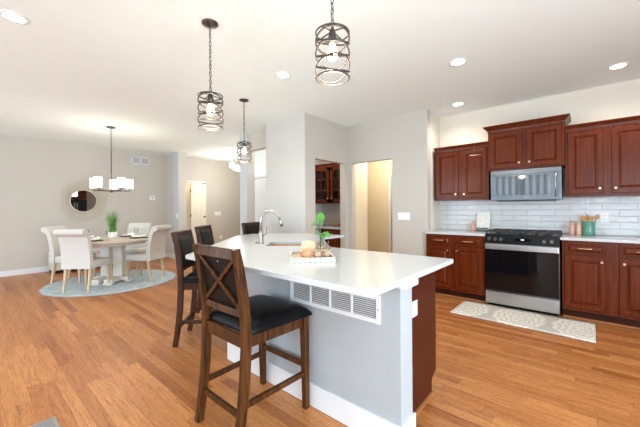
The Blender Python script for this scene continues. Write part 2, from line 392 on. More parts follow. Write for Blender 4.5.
# back hall wall with door opening Y 4.09..4.62
bw = MB(); bw.box(XD-.13, XD-.03, 3.75, 4.02, 0, H); bw.box(XD-.13, XD-.03, 4.02, 4.66, 2.04, H); bw.box(XD-.13, XD-.03, 4.66, YN, 0, H)
st('wall_back_hall', bw, M['wall'])
st('wall_closet', MB().box(-9.6, -9.5, 3.6, 5.2, 0, H), M['warmwall'])
st('wall_closet_side', MB().box(-9.5, XD-.13, 3.9, 4.0, 0, H), M['warmwall'])
st('wall_north', MB().box(XD-.1, -4.36, YN, YN+.1, 0, H), M['wall'])
st('wall_entry', MB().box(-6.75, -4.36, 4.72, 4.82, 0, H), M['ceil'])
st('wall_header', MB().box(-4.92, -4.19, 3.60, 3.72, 2.39, H), M['wall'])
# block between hall and pantry
st('wall_block', MB().prism([(-4.17, 3.417), (XA, 3.417), (XA, 3.52), (-4.18, 3.52), (-4.28, 3.62), (-4.36, 3.62)], 0, H), M['block'])
st('wall_block_left', MB().box(-4.36, -4.28, 3.62, YN, 0, H), M['block'])
pw = MB()
pw.box(XA-.10, XA, 3.52, 3.649, 0, H); pw.box(XA-.10, XA, 3.649, 4.435, 2.065, H); pw.box(XA-.10, XA, 4.435, YK+.1, 0, H)
pw.box(XA-.001, XA+.0015, 3.417, 3.53, 0, H)
st('wall_pantry', pw, M['wall'])
hw = MB(); hw.box(XA, -3.161, YA, YA+.11, 0, H); hw.box(-3.161, -2.374, YA, YA+.11, 2.07, H); hw.box(-2.374, XR, YA, YA+.11, 0, H)
st('wall_passage', hw, M['wall'])
st('wall_return', MB().box(XR-.1, XR, YA+.11, YK+.1, 0, H), M['wallk'])
st('wall_kitchen', MB().box(XR, XE, YK, YK+.1, 0, H), M['wallk'])
st('wall_pantry_back', MB().box(-4.28, XA-.1, YK, YK+.1, 0, H), M['wall'])
st('wall_passage_left', MB().box(-4.28, -4.18, YK+.1, 6.0, 0, H), M['warmwall'])
st('wall_passage_back', MB().box(-4.28, XR, 6.0, 6.1, 0, H), M['warmwall'])
st('wall_passage_lining', MB().box(XA-.001, XA+.004, YA+.11, YK+.1, 0, H), M['warmwall'])
st('wall_passage_right', MB().box(-1.9, XR, YK+.1, 6.0, 0, H), M['warmwall'])
st('wall_pantry_tile', MB().box(-4.28, XA-.1, YK-.012, YK, .944, 1.38), M['tile2'])
st('wall_backsplash', MB().box(XR, XE, YK-.012, YK, .944, 1.40), M['tile'])
# east wall with patio opening, south wall with four windows
ew = MB(); ew.box(XE, XE+.1, YS, -1.0, 0, H); ew.box(XE, XE+.1, -1, 1.6, 2.2, H); ew.box(XE, XE+.1, 1.6, YK+.1, 0, H)
st('wall_east', ew, M['wall'])
sw = MB(); xs = [XD]
for wx in (-6.9, -4.3, -1.7, .9):
    sw.box(xs[-1], wx-.95, YS-.1, YS, 0, H); sw.box(wx-.95, wx+.95, YS-.1, YS, 0, .3); sw.box(wx-.95, wx+.95, YS-.1, YS, 2.4, H); xs.append(wx+.95)
sw.box(xs[-1], XE, YS-.1, YS, 0, H)
st('wall_south', sw, M['wall'])
for i, wx in enumerate((-6.9, -4.3, -1.7, .9)):
    f = MB()
    for a in (-.95, -.03, .89): f.box(wx+a, wx+a+.06, YS-.08, YS+.02, .3, 2.4)
    for z in (.3, 1.32, 2.34): f.box(wx-.95, wx+.95, YS-.08, YS+.02, z, z+.06)
    st('window_%d' % (i+1), f, M['trim'])
f = MB()
for y in (-1, .27, 1.54): f.box(XE+.0, XE+.06, y, y+.06, 0, 2.2)
for z in (0, 2.14): f.box(XE, XE+.06, -1, 1.6, z, z+.06)
st('window_5', f, M['trim'])
# baseboards
def bb(name, x0, x1, y0, y1, h=.11): st(name, MB().box(x0, x1, y0, y1, 0, h, .003), M['trim'])
bb('baseboard_dining', XD, XD+.015, YS+.02, 3.54)
bb('baseboard_stub', XD+.016, -7.80, 3.537, 3.552, .12)
bb('baseboard_column', -5.14, -4.92, 3.537, 3.552)
bb('baseboard_back_hall', XD-.03, XD-.015, 4.70, YN)
bb('baseboard_block', -4.17, XA, 3.402, 3.416)
bb('baseboard_passage', -2.374, XR, YA-.015, YA)
bb('baseboard_pantry', XA+.002, XA+.017, 4.435, YA-.016)
bb('baseboard_passage_back', -4.17, -3.22, 5.984, 5.999)

def six_panel(mb, w, h, d, rows=((.12, .62), (.74, 1.40), (1.52, 1.86)), cols=2):
    # door slab in local coords: x 0..w, y -d..0 (front at y=-d), raised panels
    mb.box(0, w, -d, 0, 0, h)
    m_ = .11; gap = .09; pw_ = (w-2*m_-gap*(cols-1))/cols
    for z0, z1 in rows:
        for c in range(cols):
            x = m_+c*(pw_+gap)
            mb.box(x, x+pw_, -d-.004, -d+.001, z0, z1, .003)
            mb.box(x+.03, x+pw_-.03, -d-.010, -d-.003, z0+.03, z1-.03, .004)
# door_1: cream six-panel door standing ajar in the back hall opening
d1 = sroot('door_1')
a1 = 0
dp = MB(); six_panel(dp, .44, 2.0, .035)
p = dp.done('door_panel', mat('cream_door_paint', (.80, .76, .64), .45, var=.01), d1, (XD+.02, 4.19, .01), (0, 0, PI/2))
MB().lathe([(.012, 0), (.012, .03), (.028, .045), (.03, .06), (.02, .075)], n=12, axis='X').done('door_knob', M['darksteel'], d1, (XD+.05, 4.575, 1.06))
for z in (.3, 1.1, 1.8): MB().box(XD+.018, XD+.062, 4.176, 4.192, z-.045, z+.045).done('hinge', M['darksteel'], d1)
c_ = MB(); c_.box(XD-.03, XD-.012, 4.66, 4.69, 0, 2.085); c_.box(XD-.03, XD-.012, 4.10, 4.69, 2.04, 2.085)
c_.done('door_casing', M['trim'], d1)
st('trim_3', MB().box(XD-.128, XD-.03, 4.005, 4.02, 0, 2.04), M['warmwall'])
# door_2: white door seen between column and block
d2 = sroot('door_2')
dp = MB(); six_panel(dp, .80, 2.0, .035)
dp.done('door_panel', M['trim'], d2, (-6.1, 4.712, .01))
c_ = MB(); c_.box(-6.18, -6.105, 4.695, 4.718, 0, 2.09); c_.box(-5.295, -5.22, 4.695, 4.718, 0, 2.09); c_.box(-6.18, -5.22, 4.693, 4.718, 2.02, 2.09)
c_.done('door_casing', M['trim'], d2)
MB().box(-6.16, -5.24, 4.688, 4.70, 2.005, 2.028).done('door_track', M['greyslot'], d2)
# door_3: white door at the end of the passage
d3 = sroot('door_3')
MB().box(-3.215, -3.15, 5.975, 5.998, 0, 2.0).done('door_casing', M['trim'], d3)
dp = MB(); six_panel(dp, .76, 2.0, .035); dp.done('door_panel', M['greyp'], d3, (-3.13, 5.996, .01))
MB().lathe([(.012, 0), (.012, .03), (.028, .045), (.02, .065)], n=12, axis='Y').done('door_knob', M['darksteel'], d3, (-3.07, 5.95, 1.0))

# ================================================================ CABINETS
def raised(mb, x0, x1, z0, z1, y, arch=False, fr=.048):
    """raised-panel door front facing -Y, door face at y, thickness .02 behind it"""
    loops = [(0, .020), (0, .003), (.004, 0), (fr, 0), (fr+.004, .013), (fr+.013, .013), (fr+.028, .002), (fr+.034, .0)]
    R = []
    for o, d in loops:
        R.append([mb.b.verts.new(v) for v in ((x0+o, y+d, z0+o), (x1-o, y+d, z0+o), (x1-o, y+d, z1-o), (x0+o, y+d, z1-o))])
    for a, b_ in zip(R, R[1:]):
        for i in range(4): mb.face([a[i], a[(i+1) % 4], b_[(i+1) % 4], b_[i]])
    mb.face(R[-1]); mb.face(R[0][::-1])
def knob(parent, x, y, z, m=None):
    return MB().lathe([(.006, 0), (.006, .012), (.014, .018), (.015, .024), (.010, .029)], n=12, axis='Y').done('knob', m or M['brass'], parent, (x, y, z))
def pull(parent, x, y, z, L=.13):
    mb = MB()
    pts = [(x-L/2, y, z), (x-L/2+.004, y-.022, z)]+[(x-L/2+.01+(L-.02)*k/8, y-.026-.004*math.sin(PI*k/8), z) for k in range(9)]+[(x+L/2-.004, y-.022, z), (x+L/2, y, z)]
    return mb.tube(pts, .0055, 8).done('drawer_pull', M['brass'], parent)
def door_part(parent, x0, x1, z0, z1, y, kx=None, kz=None, name='cabinet_door'):
    mb = MB(); raised(mb, x0, x1, z0, z1, y)
    o = mb.done(name, M['cherry'], parent)
    if kx is not None: knob(o, kx, y, kz)
    return o
def drawer_part(parent, x0, x1, z0, z1, y):
    mb = MB(); raised(mb, x0, x1, z0, z1, y, fr=.016)
    o = mb.done('drawer', M['cherry'], parent); pull(o, (x0+x1)/2, y, (z0+z1)/2); return o
def base_cab(x0, x1, label, group, doors, yf=YO+.02, yb=YK-.002, name='base_cabinet'):
    r = root(name, label, 'cabinet', (0, 0, 0), 0, group)
    b = MB(); b.m(M['cherrydk']).box(x0, x1, yf, yb, .10, .883)
    b.m(M['cherry']).box(x0, x1, yf-.001, yf+.001, .10, .883)
    b.done('carcass', None, r)
    MB().box(x0+.002, x1-.002, yf+.055, yb, 0, .099).done('toe_kick', M['toe'], r)
    MB().box(x0+.002, x1-.002, yf+.040, yf+.0545, 0, .018).done('shoe_molding', M['oakshoe'], r)
    for a, b2, side in doors:
        drawer_part(r, a, b2, .735, .868, yf-.02)
        kx = b2-.035 if side == 'R' else a+.035
        door_part(r, a, b2, .135, .715, yf-.02, kx, .665)
    return r
base_cab(XR+.004, -1.003, 'cherry base cabinet with two drawers left of the range', None, ((XR+.03, -1.44, 'R'), (-1.385, -1.03, 'L')))
base_cab(-.205, .66, 'cherry base cabinet with two drawers directly right of the range', None, ((-.18, .165, 'R'), (.265, .63, 'L')))
base_cab(.664, 1.50, 'cherry base cabinet at the far right end of the kitchen run', None, ((.69, 1.03, 'R'), (1.13, 1.47, 'L')))
def crown(x0, x1, yf, z0, z1, out, parent, ends=True, yb=YK-.002):
    mb = MB(); prof = [(0, 0), (.006, 0), (.010, .3), (.35*out, .45), (.75*out, .72), (out*.82, .8), (out, .84), (out, 1)]
    L = []; 
    for o, k in prof:
        z = z0+(z1-z0)*k; e = o if ends else 0
        L.append([mb.b.verts.new(v) for v in ((x0-e, yb, z), (x0-e, yf-o, z), (x1+e, yf-o, z), (x1+e, yb, z))])
    for a, b_ in zip(L, L[1:]):
        for i in range(4): mb.face([a[i], a[(i+1) % 4], b_[(i+1) % 4], b_[i]])
    mb.face(L[0][::-1]); mb.face(L[-1])
    return mb.done('crown_molding', M['cherry'], parent)
def upper(x0, x1, z0, z1, yf, label, doors, cr=(.06, .035), rail=.03, ends=True, yb=YK-.002):
    r = root('wall_cabinet', label, 'cabinet')
    b = MB(); b.m(M['cherrydk']).box(x0, x1, yf+.001, yb, z0, z1); b.m(M['cherry']).box(x0, x1, yf-.001, yf+.002, z0, z1)
    b.done('carcass', None, r)
    for a, b2, side in doors:
        kx = b2-.03 if side == 'R' else a+.03
        door_part(r, a, b2, z0+rail, z1-.035, yf-.02, kx, z0+rail+.055)
    crown(x0, x1, yf, z1-.012, z1+cr[0], cr[1], r, ends)
    return r
upper(XR+.032, -1.012, 1.372, 2.115, YU+.0, 'cherry wall cabinet with two raised panel doors left of the microwave', ((-1.735, -1.410, 'R'), (-1.355, -1.035, 'L')), ends=False)
upper(-1.008, -.186, 1.762, 2.292, YU-.04, 'raised cherry wall cabinet with wide crown above the microwave', ((-.985, -.615, 'R'), (-.565, -.21, 'L')), cr=(.07, .055), rail=.022)
upper(-.182, .60, 1.385, 2.175, YU, 'cherry wall cabinet with two doors just right of the microwave', ((-.155, .155, 'R'), (.225, .57, 'L')), ends=False)
upper(.604, 1.50, 1.385, 2.175, YU, 'cherry wall cabinet at the far right end of the kitchen wall', ((.63, .99, 'R'), (1.08, 1.47, 'L')), ends=False)
# counters
tag(MB().prism([(XR+.002, YO), (-.997, YO), (-.997, YK-.013), (XR+.002, YK-.013)], .884, .914, .004).done('countertop', M['quartz']), 'white quartz counter on the cabinets left of the range', 'countertop')
tag(MB().prism([(-.222, YO), (1.50, YO), (1.50, YK-.013), (-.222, YK-.013)], .884, .914, .004).done('countertop', M['quartz']), 'white quartz counter on the cabinets right of the range', 'countertop')
for sc_ in [o for o in COL.objects if o.name.startswith('wall_') and 'splash' in o.name or o.name == 'wall_pantry_tile']:
    for v in sc_.data.vertices:
        if v.co.z < 1: v.co.z = .915

# ================================================================ RANGE
r = root('gas_range', 'stainless slide-in gas range with black glass oven door', 'range')
x0, x1 = -.993, -.227; yf = YO-.005
b = MB(); b.m(M['darksteel']).box(x0, x1, yf+.03, YK-.02, .02, .905); b.done('oven_body', None, r)
MB().box(x0, x1, yf-.005, YK-.02, .905, .925, .004).done('cooktop', M['blackpl'], r)
cp = MB()
v = [cp.b.verts.new(q) for q in ((x0, yf+.03, .800), (x1, yf+.03, .800), (x1, yf-.012, .812), (x0, yf-.012, .812), (x0, yf-.012, .905), (x1, yf-.012, .905), (x1, yf+.03, .905), (x0, yf+.03, .905))]
for q in ((0, 1, 2, 3), (3, 2, 5, 4), (4, 5, 6, 7), (7, 6, 1, 0), (0, 3, 4, 7), (1, 6, 5, 2)): cp.face([v[i] for i in q])
cp = cp.done('control_panel', M['blackpl'], r)
MB().box(-.66, -.50, yf-.0145, yf-.011, .845, .880).done('display_glass', M['blackglass'], cp)
MB().box(-.60, -.565, yf-.0155, yf-.0142, .858, .870).done('clock_digits', M['display'], cp)
for kx in (-.94, -.875, -.81, -.365, -.295):
    o = MB().lathe([(.024, 0), (.024, .008), (.019, .010), (.017, .026), (.0165, .028)], n=18, axis='Y').done('burner_knob', M['darksteel'], r, (kx, yf-.012, .858))
b = MB(); b.box(x0+.004, x1-.004, yf-.012, yf+.028, .205, .795, .004); od = b.done('oven_door', M['blackglass'], r)
b = MB(); b.box(x0+.004, x1-.004, yf-.030, yf-.012, .728, .795, .006); b.done('door_handle', M['steel'], od)
MB().box(x0+.004, x1-.004, yf-.014, yf+.028, .035, .185, .004).done('warming_drawer', M['steel'], r)
MB().box(x0+.02, x1-.02, yf+.02, yf+.05, 0, .034).done('kick_panel', M['blackpl'], r)
for gx in (x0+.015, x0+.27, x0+.525):
    g = MB(); w = .235; y0, y1 = yf+.02, YK-.10; z = .955
    for q in ((gx, y0, gx+w, y0), (gx, y1, gx+w, y1), (gx, y0, gx, y1), (gx+w, y0, gx+w, y1), (gx+w/2, y0, gx+w/2, y1), (gx, (y0+y1)/2, gx+w, (y0+y1)/2), (gx, y0*.75+y1*.25, gx+w, y0*.75+y1*.25), (gx, y0*.25+y1*.75, gx+w, y0*.25+y1*.75)):
        g.bar((q[0], q[1], z), (q[2], q[3], z), .012, .012)
    for a in (0, w):
        for y in (y0, y1): g.box(gx+a-.007, gx+a+.007, y-.007, y+.007, .925, z)
    g.done('burner_grate', M['iron'], r)
for bx in (x0+.13, x0+.385, x0+.64):
    for by in (yf+.15, yf+.40): MB().lathe([(.045, 0), (.045, .008), (.03, .012), (.03, .018)], n=16).done('burner', M['iron'], r, (bx, by, .925))

# ================================================================ MICROWAVE
r = root('over_range_microwave', 'stainless over the range microwave under the raised wall cabinet', 'microwave')
x0, x1, yf, z0, z1 = -.978, -.216, 4.70, 1.345, 1.752
MB().box(x0, x1, yf+.03, YK-.014, z0+.008, z1).done('housing', M['darksteel'], r)
dd = MB(); dd.m(M['mwsteel']).box(x0+.002, x1-.002, yf, yf+.032, z0+.008, z1-.055, .004); dd = dd.done('microwave_door', None, r)
MB().box(x0+.03, x1-.115, yf-.004, yf+.002, z0+.075, z1-.085, .002).done('door_glass', M['mwglass'], dd)
MB().tube([(x1-.055, yf, z0+.05), (x1-.055, yf-.038, z0+.06), (x1-.055, yf-.042, (z0+z1)/2), (x1-.055, yf-.038, z1-.09), (x1-.055, yf, z1-.08)], .009, 8).done('door_handle', M['chrome'], dd)
MB().box(-.60, -.54, yf-.003, yf+.002, z0+.03, z0+.05).done('badge', M['darksteel'], dd)
MB().box(x0+.002, x1-.002, yf+.004, yf+.032, z1-.053, z1).done('vent_strip', M['darksteel'], r)
MB().box(x0+.06, x1-.06, yf+.05, YK-.15, z0-.002, z0+.009).done('bottom_filter', M['dark'], r)

# ================================================================ ISLAND
POLY = [(-.68, 1.115), (-.68, 2.172), (-1.75, 2.172), (-2.42, 2.84), (-2.40, 3.27), (-3.20, 3.17), (-3.44, 2.95), (-3.57, 2.64), (-3.51, 2.37), (-2.325, 1.11)]
SINK = [(-2.288, 1.854), (-2.56, 2.17), (-2.20, 2.46), (-1.935, 2.15)]
r = root('kitchen_island', 'pale grey kitchen island with cherry end panel and white baseboard', 'island')
wl = MB()
wl.prism([(-.722, 1.462), (-.722, 1.60), (-2.22, 1.60), (-3.10, 2.53), (-3.20, 2.43), (-2.285, 1.462)], 0, .883)
wl.done('knee_wall', M['greyp'], r)
cb = MB()
cb.prism([(-.81, 1.602), (-.81, 2.145), (-1.76, 2.145), (-2.45, 2.83), (-2.45, 3.14), (-2.95, 3.14), (-3.10, 2.62), (-3.10, 2.53), (-2.22, 1.602)], .10, .64)
cb.box(-.81, -1.75, 1.602, 2.145, .64, .883)
cb.done('carcass', M['cherryend'], r)
MB().prism([(-.83, 1.62), (-.83, 2.07), (-1.75, 2.07), (-2.50, 2.80), (-2.50, 3.05), (-2.9, 3.05), (-3.0, 2.6), (-2.22, 1.62)], 0, .099).done('toe_kick', M['toe'], r)
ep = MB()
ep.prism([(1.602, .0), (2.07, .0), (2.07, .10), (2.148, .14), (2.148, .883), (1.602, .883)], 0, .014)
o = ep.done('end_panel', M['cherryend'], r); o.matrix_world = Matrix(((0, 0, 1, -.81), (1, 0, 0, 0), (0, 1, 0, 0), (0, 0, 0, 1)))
MB().box(-.797, -.783, 1.602, 2.085, 0, .018).done('shoe_molding', wood('oak_shoe_wood', (.30, .11, .04), (.42, .17, .06), .4, 'Y'), r)
bs = MB()
bs.prism([(-.722, 1.448), (-.708, 1.448), (-.708, 1.612), (-.722, 1.612)], 0, .14, .002)
bs.prism([(-.723, 1.447), (-.723, 1.461), (-2.286, 1.461), (-3.206, 2.43), (-3.216, 2.42), (-2.292, 1.447)], 0, .14, .002)
bs.done('baseboard', M['trim'], r)
cp = MB(); cp.box(-.720, -.692, 1.45, 1.62, .845, .883, .004); cp.box(-.74, -.706, 1.440, 1.461, .852, .883, .003); cp.done('cap_molding', M['trim'], r)
# side toward the sink corner: two cherry doors on the aisle side
for a, b2 in ((-1.24, -.84), (-1.68, -1.28)):
    mb = MB(); raised(mb, a, b2, .13, .85, 0); o = mb.done('cabinet_door', M['cherry'], r); o.rotation_euler = (0, 0, PI); o.location = (a+b2, 2.166, 0)
# countertop with sink cut-out (bridge between outer polygon and hole)
ct = MB()
def ring(poly, z): return [ct.b.verts.new((x, y, z)) for x, y in poly]
zt_, zb_ = .914, .884
for z in (zt_, zb_):
    o_ = ring(POLY, z); i_ = ring(SINK, z)
    es = []
    for L in (o_, i_):
        for k in range(len(L)): es.append(ct.b.edges.new((L[k], L[(k+1) % len(L)])))
    bmesh.ops.triangle_fill(ct.b, edges=es, use_beauty=True)
    if z == zt_: T = (o_, i_)
    else: Bt = (o_, i_)
for a, b_ in zip(T, Bt):
    for k in range(len(a)): ct.face([a[k], a[(k+1) % len(a)], b_[(k+1) % len(a)], b_[k]])
tag(ct.done('island_countertop', M['quartz'], bevel=.003), 'large angled white quartz countertop on the kitchen island', 'countertop')
# sink basin
sk = MB(); inn = [(x+(x+2.25)*-.02, y+(y-2.16)*-.02) for x, y in SINK]
def rg(k, z): return [sk.b.verts.new((-2.246+(x+2.246)*k, 2.1585+(y-2.1585)*k, z)) for x, y in SINK]
R = [rg(1.07, .882), rg(1.01, .882), rg(1.0, .86), rg(.94, .70), rg(.85, .68)]
for a, b_ in zip(R, R[1:]):
    for i in range(4): sk.face([a[i], a[(i+1) % 4], b_[(i+1) % 4], b_[i]])
sk.face(R[-1])
s_ = root('undermount_sink', 'copper toned undermount sink set into the island countertop', 'sink')
sk.done('basin', M['copper'], s_, solid=.002)
MB().lathe([(.04, .683), (.04, .688), (.02, .686)], (-2.246, 2.158, 0), 16).done('drain', M['chrome'], s_)
# faucet
fa = root('kitchen_faucet', 'tall brushed nickel gooseneck faucet beside the island sink', 'faucet', (-2.50, 1.975, .914), .72)
MB().lathe([(.030, 0), (.030, .006), (.025, .012), (.024, .10), (.0145, .13)], n=18).done('base', M['chrome'], fa)
pts = [(0, 0, .08), (0, 0, .23)]+[(.095-.095*math.cos(a), 0, .23+.10*math.sin(a)) for a in [PI*k/12 for k in range(1, 11)]]+[(.196, 0, .235)]
MB().tube(pts, .0135, 12).done('spout', M['chrome'], fa)
MB().tube([(.193, 0, .25), (.202, 0, .215), (.212, 0, .17)], .016, 12, rs=[.013, .017, .019]).done('spray_head', M['chrome'], fa)
MB().tube([(.018, 0, .085), (.045, -.015, .095), (.060, -.03, .165)], .008, 8, rs=[.016, .012, .008]).done('handle', M['chrome'], fa)
for dx in (-.075,):
    tag(MB().lathe([(.018, 0), (.018, .006), (.010, .010), (.010, .02)], n=14).done('soap_dispenser_base', M['chrome'], None, (-2.47+dx*.75, 1.985+dx*.66, .914)), 'small round nickel cap on the countertop left of the faucet', 'sink cap')
# air grille in the knee wall
g = root('return_air_grille', 'long white louvered return air grille under the island countertop', 'vent grille')
x0, x1, z0, z1, y = -1.527, -.835, .638, .792, 1.4615
f = MB(); f.box(x0, x1, y-.010, y-.001, z0, z0+.024); f.box(x0, x1, y-.010, y-.001, z1-.024, z1)
n4 = 4; xx = [x0+.024+(x1-x0-.048)*k/n4 for k in range(n4+1)]
f.box(x0, x0+.024, y-.010, y-.001, z0+.024, z1-.024); f.box(x1-.024, x1, y-.010, y-.001, z0+.024, z1-.024)
for k in (1, 2, 3): f.box(xx[k]-.006, xx[k]+.006, y-.010, y-.001, z0+.024, z1-.024)
f.done('grille_frame', M['trim'], g)
MB().box(x0+.02, x1-.02, y-.002, y-.0008, z0+.02, z1-.02).done('duct_opening', M['greyslot'], g)
for k in range(4):
    lv = MB()
    for j in range(9):
        z = z0+.031+j*.0115
        lv.bar((xx[k]+.005, y-.006, z), (xx[k+1]-.005, y-.006, z), .0018, .0085, up=(0, 1, -.9))
    lv.done('louver_set', M['trim'], g)
MB().lathe([(.004, 0), (.004, .002)], n=8, axis='Y').done('screw', M['greyslot'], g, (x1-.012, y-.010, .715))
# outlet on island end
def wall_plate(name, label, cat, loc, rz, w, h, kind, group=None):
    o = root(name, label, cat, loc, rz, group)     # local: front faces -Y
    MB().box(-w/2, w/2, -.007, 0, -h/2, h/2, .002).done('cover_plate', M['plate'], o)
    if kind == 'outlet':
        for z in (-.022, .022):
            q = MB().box(-.016, .016, -.010, -.0065, z-.013, z+.013, .002).done('receptacle', M['plate'], o)
            s = MB(); s.box(-.008, -.006, -.0105, -.0098, z-.005, z+.006); s.box(.006, .008, -.0105, -.0098, z-.005, z+.006); s.done('slots', M['dark'], q)
    else:
        n = kind
        for k in range(n):
            cx = (k-(n-1)/2)*.046
            MB().box(cx-.009, cx+.009, -.011, -.006, -.022, .022, .002).done('toggle', M['plate'], o)
    return o
wall_plate('wall_outlet', 'white outlet on the cherry end panel of the island', 'outlet', (-.796, 1.795, .648), PI/2, .068, .095, 'outlet')
wall_plate('light_switch', 'white four gang light switch on the wall beside the passage opening', 'light switch', (-2.174, YA, 1.134), 0, .205, .115, 4)
wall_plate('light_switch', 'white triple light switch on the far hall wall right of the cream door', 'light switch', (XD-.03, 5.07, 1.14), PI/2, .21, .115, 3)
wall_plate('light_switch', 'small white light switch on the blue grey column face', 'light switch', (-7.86, 3.553, 1.10), 0, .075, .115, 1)
wall_plate('wall_outlet', 'white outlet low on the far hall wall left of the island counter', 'outlet', (XD-.03, 5.17, .42), PI/2, .075, .115, 'outlet')
wall_plate('wall_outlet', 'white outlet in the tile backsplash right of the utensil crock', 'outlet', (.175, YK-.012, 1.13), 0, .075, .115, 'outlet')
wall_plate('wall_outlet', 'white outlet above the baseboard beside the right dining chair', 'outlet', (-8.1, 3.553, .36), 0, .075, .115, 'outlet')
th = root('thermostat', 'small white thermostat on the dining wall below the air vent', 'thermostat', (XD, 3.18, 1.57), PI/2)
MB().box(-.06, .06, -.025, 0, -.045, .045, .006).done('thermostat_case', M['plate'], th)
MB().box(-.03, .03, -.0265, -.0245, -.012, .02).done('screen', M['greyslot'], th)
v = root('wall_vent', 'white double return vent high on the dining wall', 'vent', (XD, 2.92, 2.50), PI/2)
f = MB(); 
for a in (-.21, -.012, .186): f.box(a, a+.024, -.012, 0, -.10, .10)
f.box(-.21, .21, -.012, 0, -.10, -.076); f.box(-.21, .21, -.012, 0, .076, .10)
f.done('grille_frame', M['trim'], v)
MB().box(-.2, .2, -.002, -.0005, -.09, .09).done('duct_opening', M['greyslot'], v)
for sx in (-.0985, .0985):
    l = MB()
    for j in range(10): l.bar((sx-.088, -.006, -.07+j*.0155), (sx+.088, -.006, -.07+j*.0155), .002, .012, up=(0, 1, -.8))
    l.done('louver_set', M['trim'], v)
fr = root('floor_register', 'white metal floor register in the oak floor at the bottom edge', 'floor vent', (-2.40, .285, .001), 0)
f = MB(); f.box(-.06, .10, -.075, .075, 0, .004, .001); f.done('register_plate', M['steel'], fr)
l = MB()
for j in range(8): l.box(-.045+j*.018, -.038+j*.018, -.06, .06, .0035, .005)
l.done('register_slots', M['greyslot'], fr)

# ================================================================ COUNTER STOOLS
def make_stool(wm, label, group):
    r = root('counter_stool', label, 'bar stool', (0, 0, 0), 0, group)
    for s in (-1, 1):
        MB().sweep([(s*.213, .237, 0), (s*.213, .232, .30), (s*.213, .226, .585)], .042, .042, (1, 0, 0), [.82, .95, 1.05]).done('leg', wm, r, bevel=.003)
    for s in (-1, 1):
        pts = [(s*.193, -.262, 0), (s*.196, -.235, .16), (s*.199, -.214, .34), (s*.201, -.205, .52), (s*.201, -.206, .66), (s*.201, -.222, .82), (s*.201, -.245, .96), (s*.201, -.266, 1.055)]
        MB().sweep(pts, .038, .048, (1, 0, 0), [.9, .95, 1, 1, 1, .95, .9, .85]).done('leg', wm, r, bevel=.003)
    ap = MB()
    ap.box(-.195, .195, .218, .240, .525, .592); ap.box(-.20, .20, -.220, -.198, .525, .592)
    for s in (-1, 1): ap.prism([(s*.186, -.20), (s*.203, .22), (s*.222, .22), (s*.206, -.20)], .525, .592)
    ap.done('seat_frame', wm, r)
    MB().bar((-.205, .233, .275), (.205, .233, .275), .022, .03).done('stretcher', wm, r, bevel=.002)
    MB().bar((-.19, -.232, .175), (.19, -.232, .175), .022, .03).done('stretcher', wm, r, bevel=.002)
    for s in (-1, 1): MB().bar((s*.197, -.222, .225), (s*.211, .232, .225), .022, .03).done('stretcher', wm, r, bevel=.002)
    def cush(u, v):
        x = (u-.5)*2; y = (v-.5)*2
        ex = math.copysign(abs(x)**.9, x); k = (1-abs(x)**6)*(1-abs(y)**6)
        return Vector((ex*(.212+.040*((y+1)/2)**.5), .030+y*.228, .605+.056*k**.45+.012*(1-x*x)*(1-y*y)))
    c = MB(); c.grid(cush, 20, 20)
    def cb(u, v):
        x = (u-.5)*2; y = (v-.5)*2; return Vector((x*(.212+.040*((y+1)/2)**.5), .030+y*.228, .593))
    c.grid(cb, 20, 20)
    for a in range(4):
        def sd(u, v, a=a):
            t_ = u if a in (0, 1) else u
            uu, vv = ((u, 0), (u, 1), (0, u), (1, u))[a]
            return cush(uu, vv)*(v)+cb(uu, vv)*(1-v)
        c.grid(sd, 20, 2)
    bmesh.ops.remove_doubles(c.b, verts=c.b.verts, dist=.0008)
    c.done('seat_cushion', M['leather'], r)
    # back: lies in plane leaning from (-.212,.70) to (-.262,1.04)
    def by(z): return -.208-(z-.70)*.155
    MB().sweep([(-.185, by(1.025), 1.025), (0, by(1.025)-.012, 1.028), (.185, by(1.025), 1.025)], .058, .030, (0, .15, 1)).done('top_rail', wm, r, bevel=.003)
    MB().sweep([(-.185, by(.705), .705), (0, by(.705)-.010, .705), (.185, by(.705), .705)], .038, .026, (0, .15, 1)).done('bottom_rail', wm, r, bevel=.003)
    pd = MB()
    def pf(sgn):
        def f_(u, v):
            x = (u-.5)*2; z = v*2-1; k = ((1-abs(x)**8)*(1-abs(z)**8))**.5
            zz = .863+z*.148
            return Vector((x*.181, by(zz)+(.012+.016*k if sgn > 0 else .004), zz))
        return f_
    pd.grid(pf(1), 12, 12); pd.grid(pf(-1), 12, 12)
    bmesh.ops.remove_doubles(pd.b, verts=pd.b.verts, dist=.0005)
    pd.done('back_pad', M['padl'], r)
    for s in (-1, 1):
        z0, z1 = .726, 1.000
        MB().bar((-s*.180, by(z0)-.006, z0), (s*.180, by(z1)-.006, z1), .020, .012, up=(0, 1, 0)).done('cross_slat', wm, r)
    MB().lathe([(.006, 0), (.005, .003)], n=10, axis='Y').done('rivet', M['chrome'], r, (.0, by(.972)+.004, .972))
    return r
s1 = make_stool(M['stoolw'], 'nearest dark wood counter stool with X back and black seat facing the air grille', 'counter stools around the island')
s1.location = (-1.561, 1.175, 0)
s2 = make_stool(M['stoolw2'], 'dark wood counter stool at the angled island edge, beyond the nearest X back stool', 'counter stools around the island')
s2.location = (-2.82, 1.59, 0); s2.rotation_euler = (0, 0, -.785)
dup(s2, (-3.52, 2.18, 0), -.88, 'middle counter stool of the angled island edge, partly hidden behind the white counter', 'counter stools around the island')
dup(s2, (-3.73, 3.03, 0), -1.25, 'farthest counter stool, only its backrest showing behind the faucet', 'counter stools around the island')

# ================================================================ TRAY AND DECOR ON THE ISLAND
TA = math.atan2(1.566-1.364, -1.219+1.415)
tr = root('serving_tray', 'white chevron patterned wooden tray on the island countertop', 'tray', (-1.45, 1.585, .914), TA)
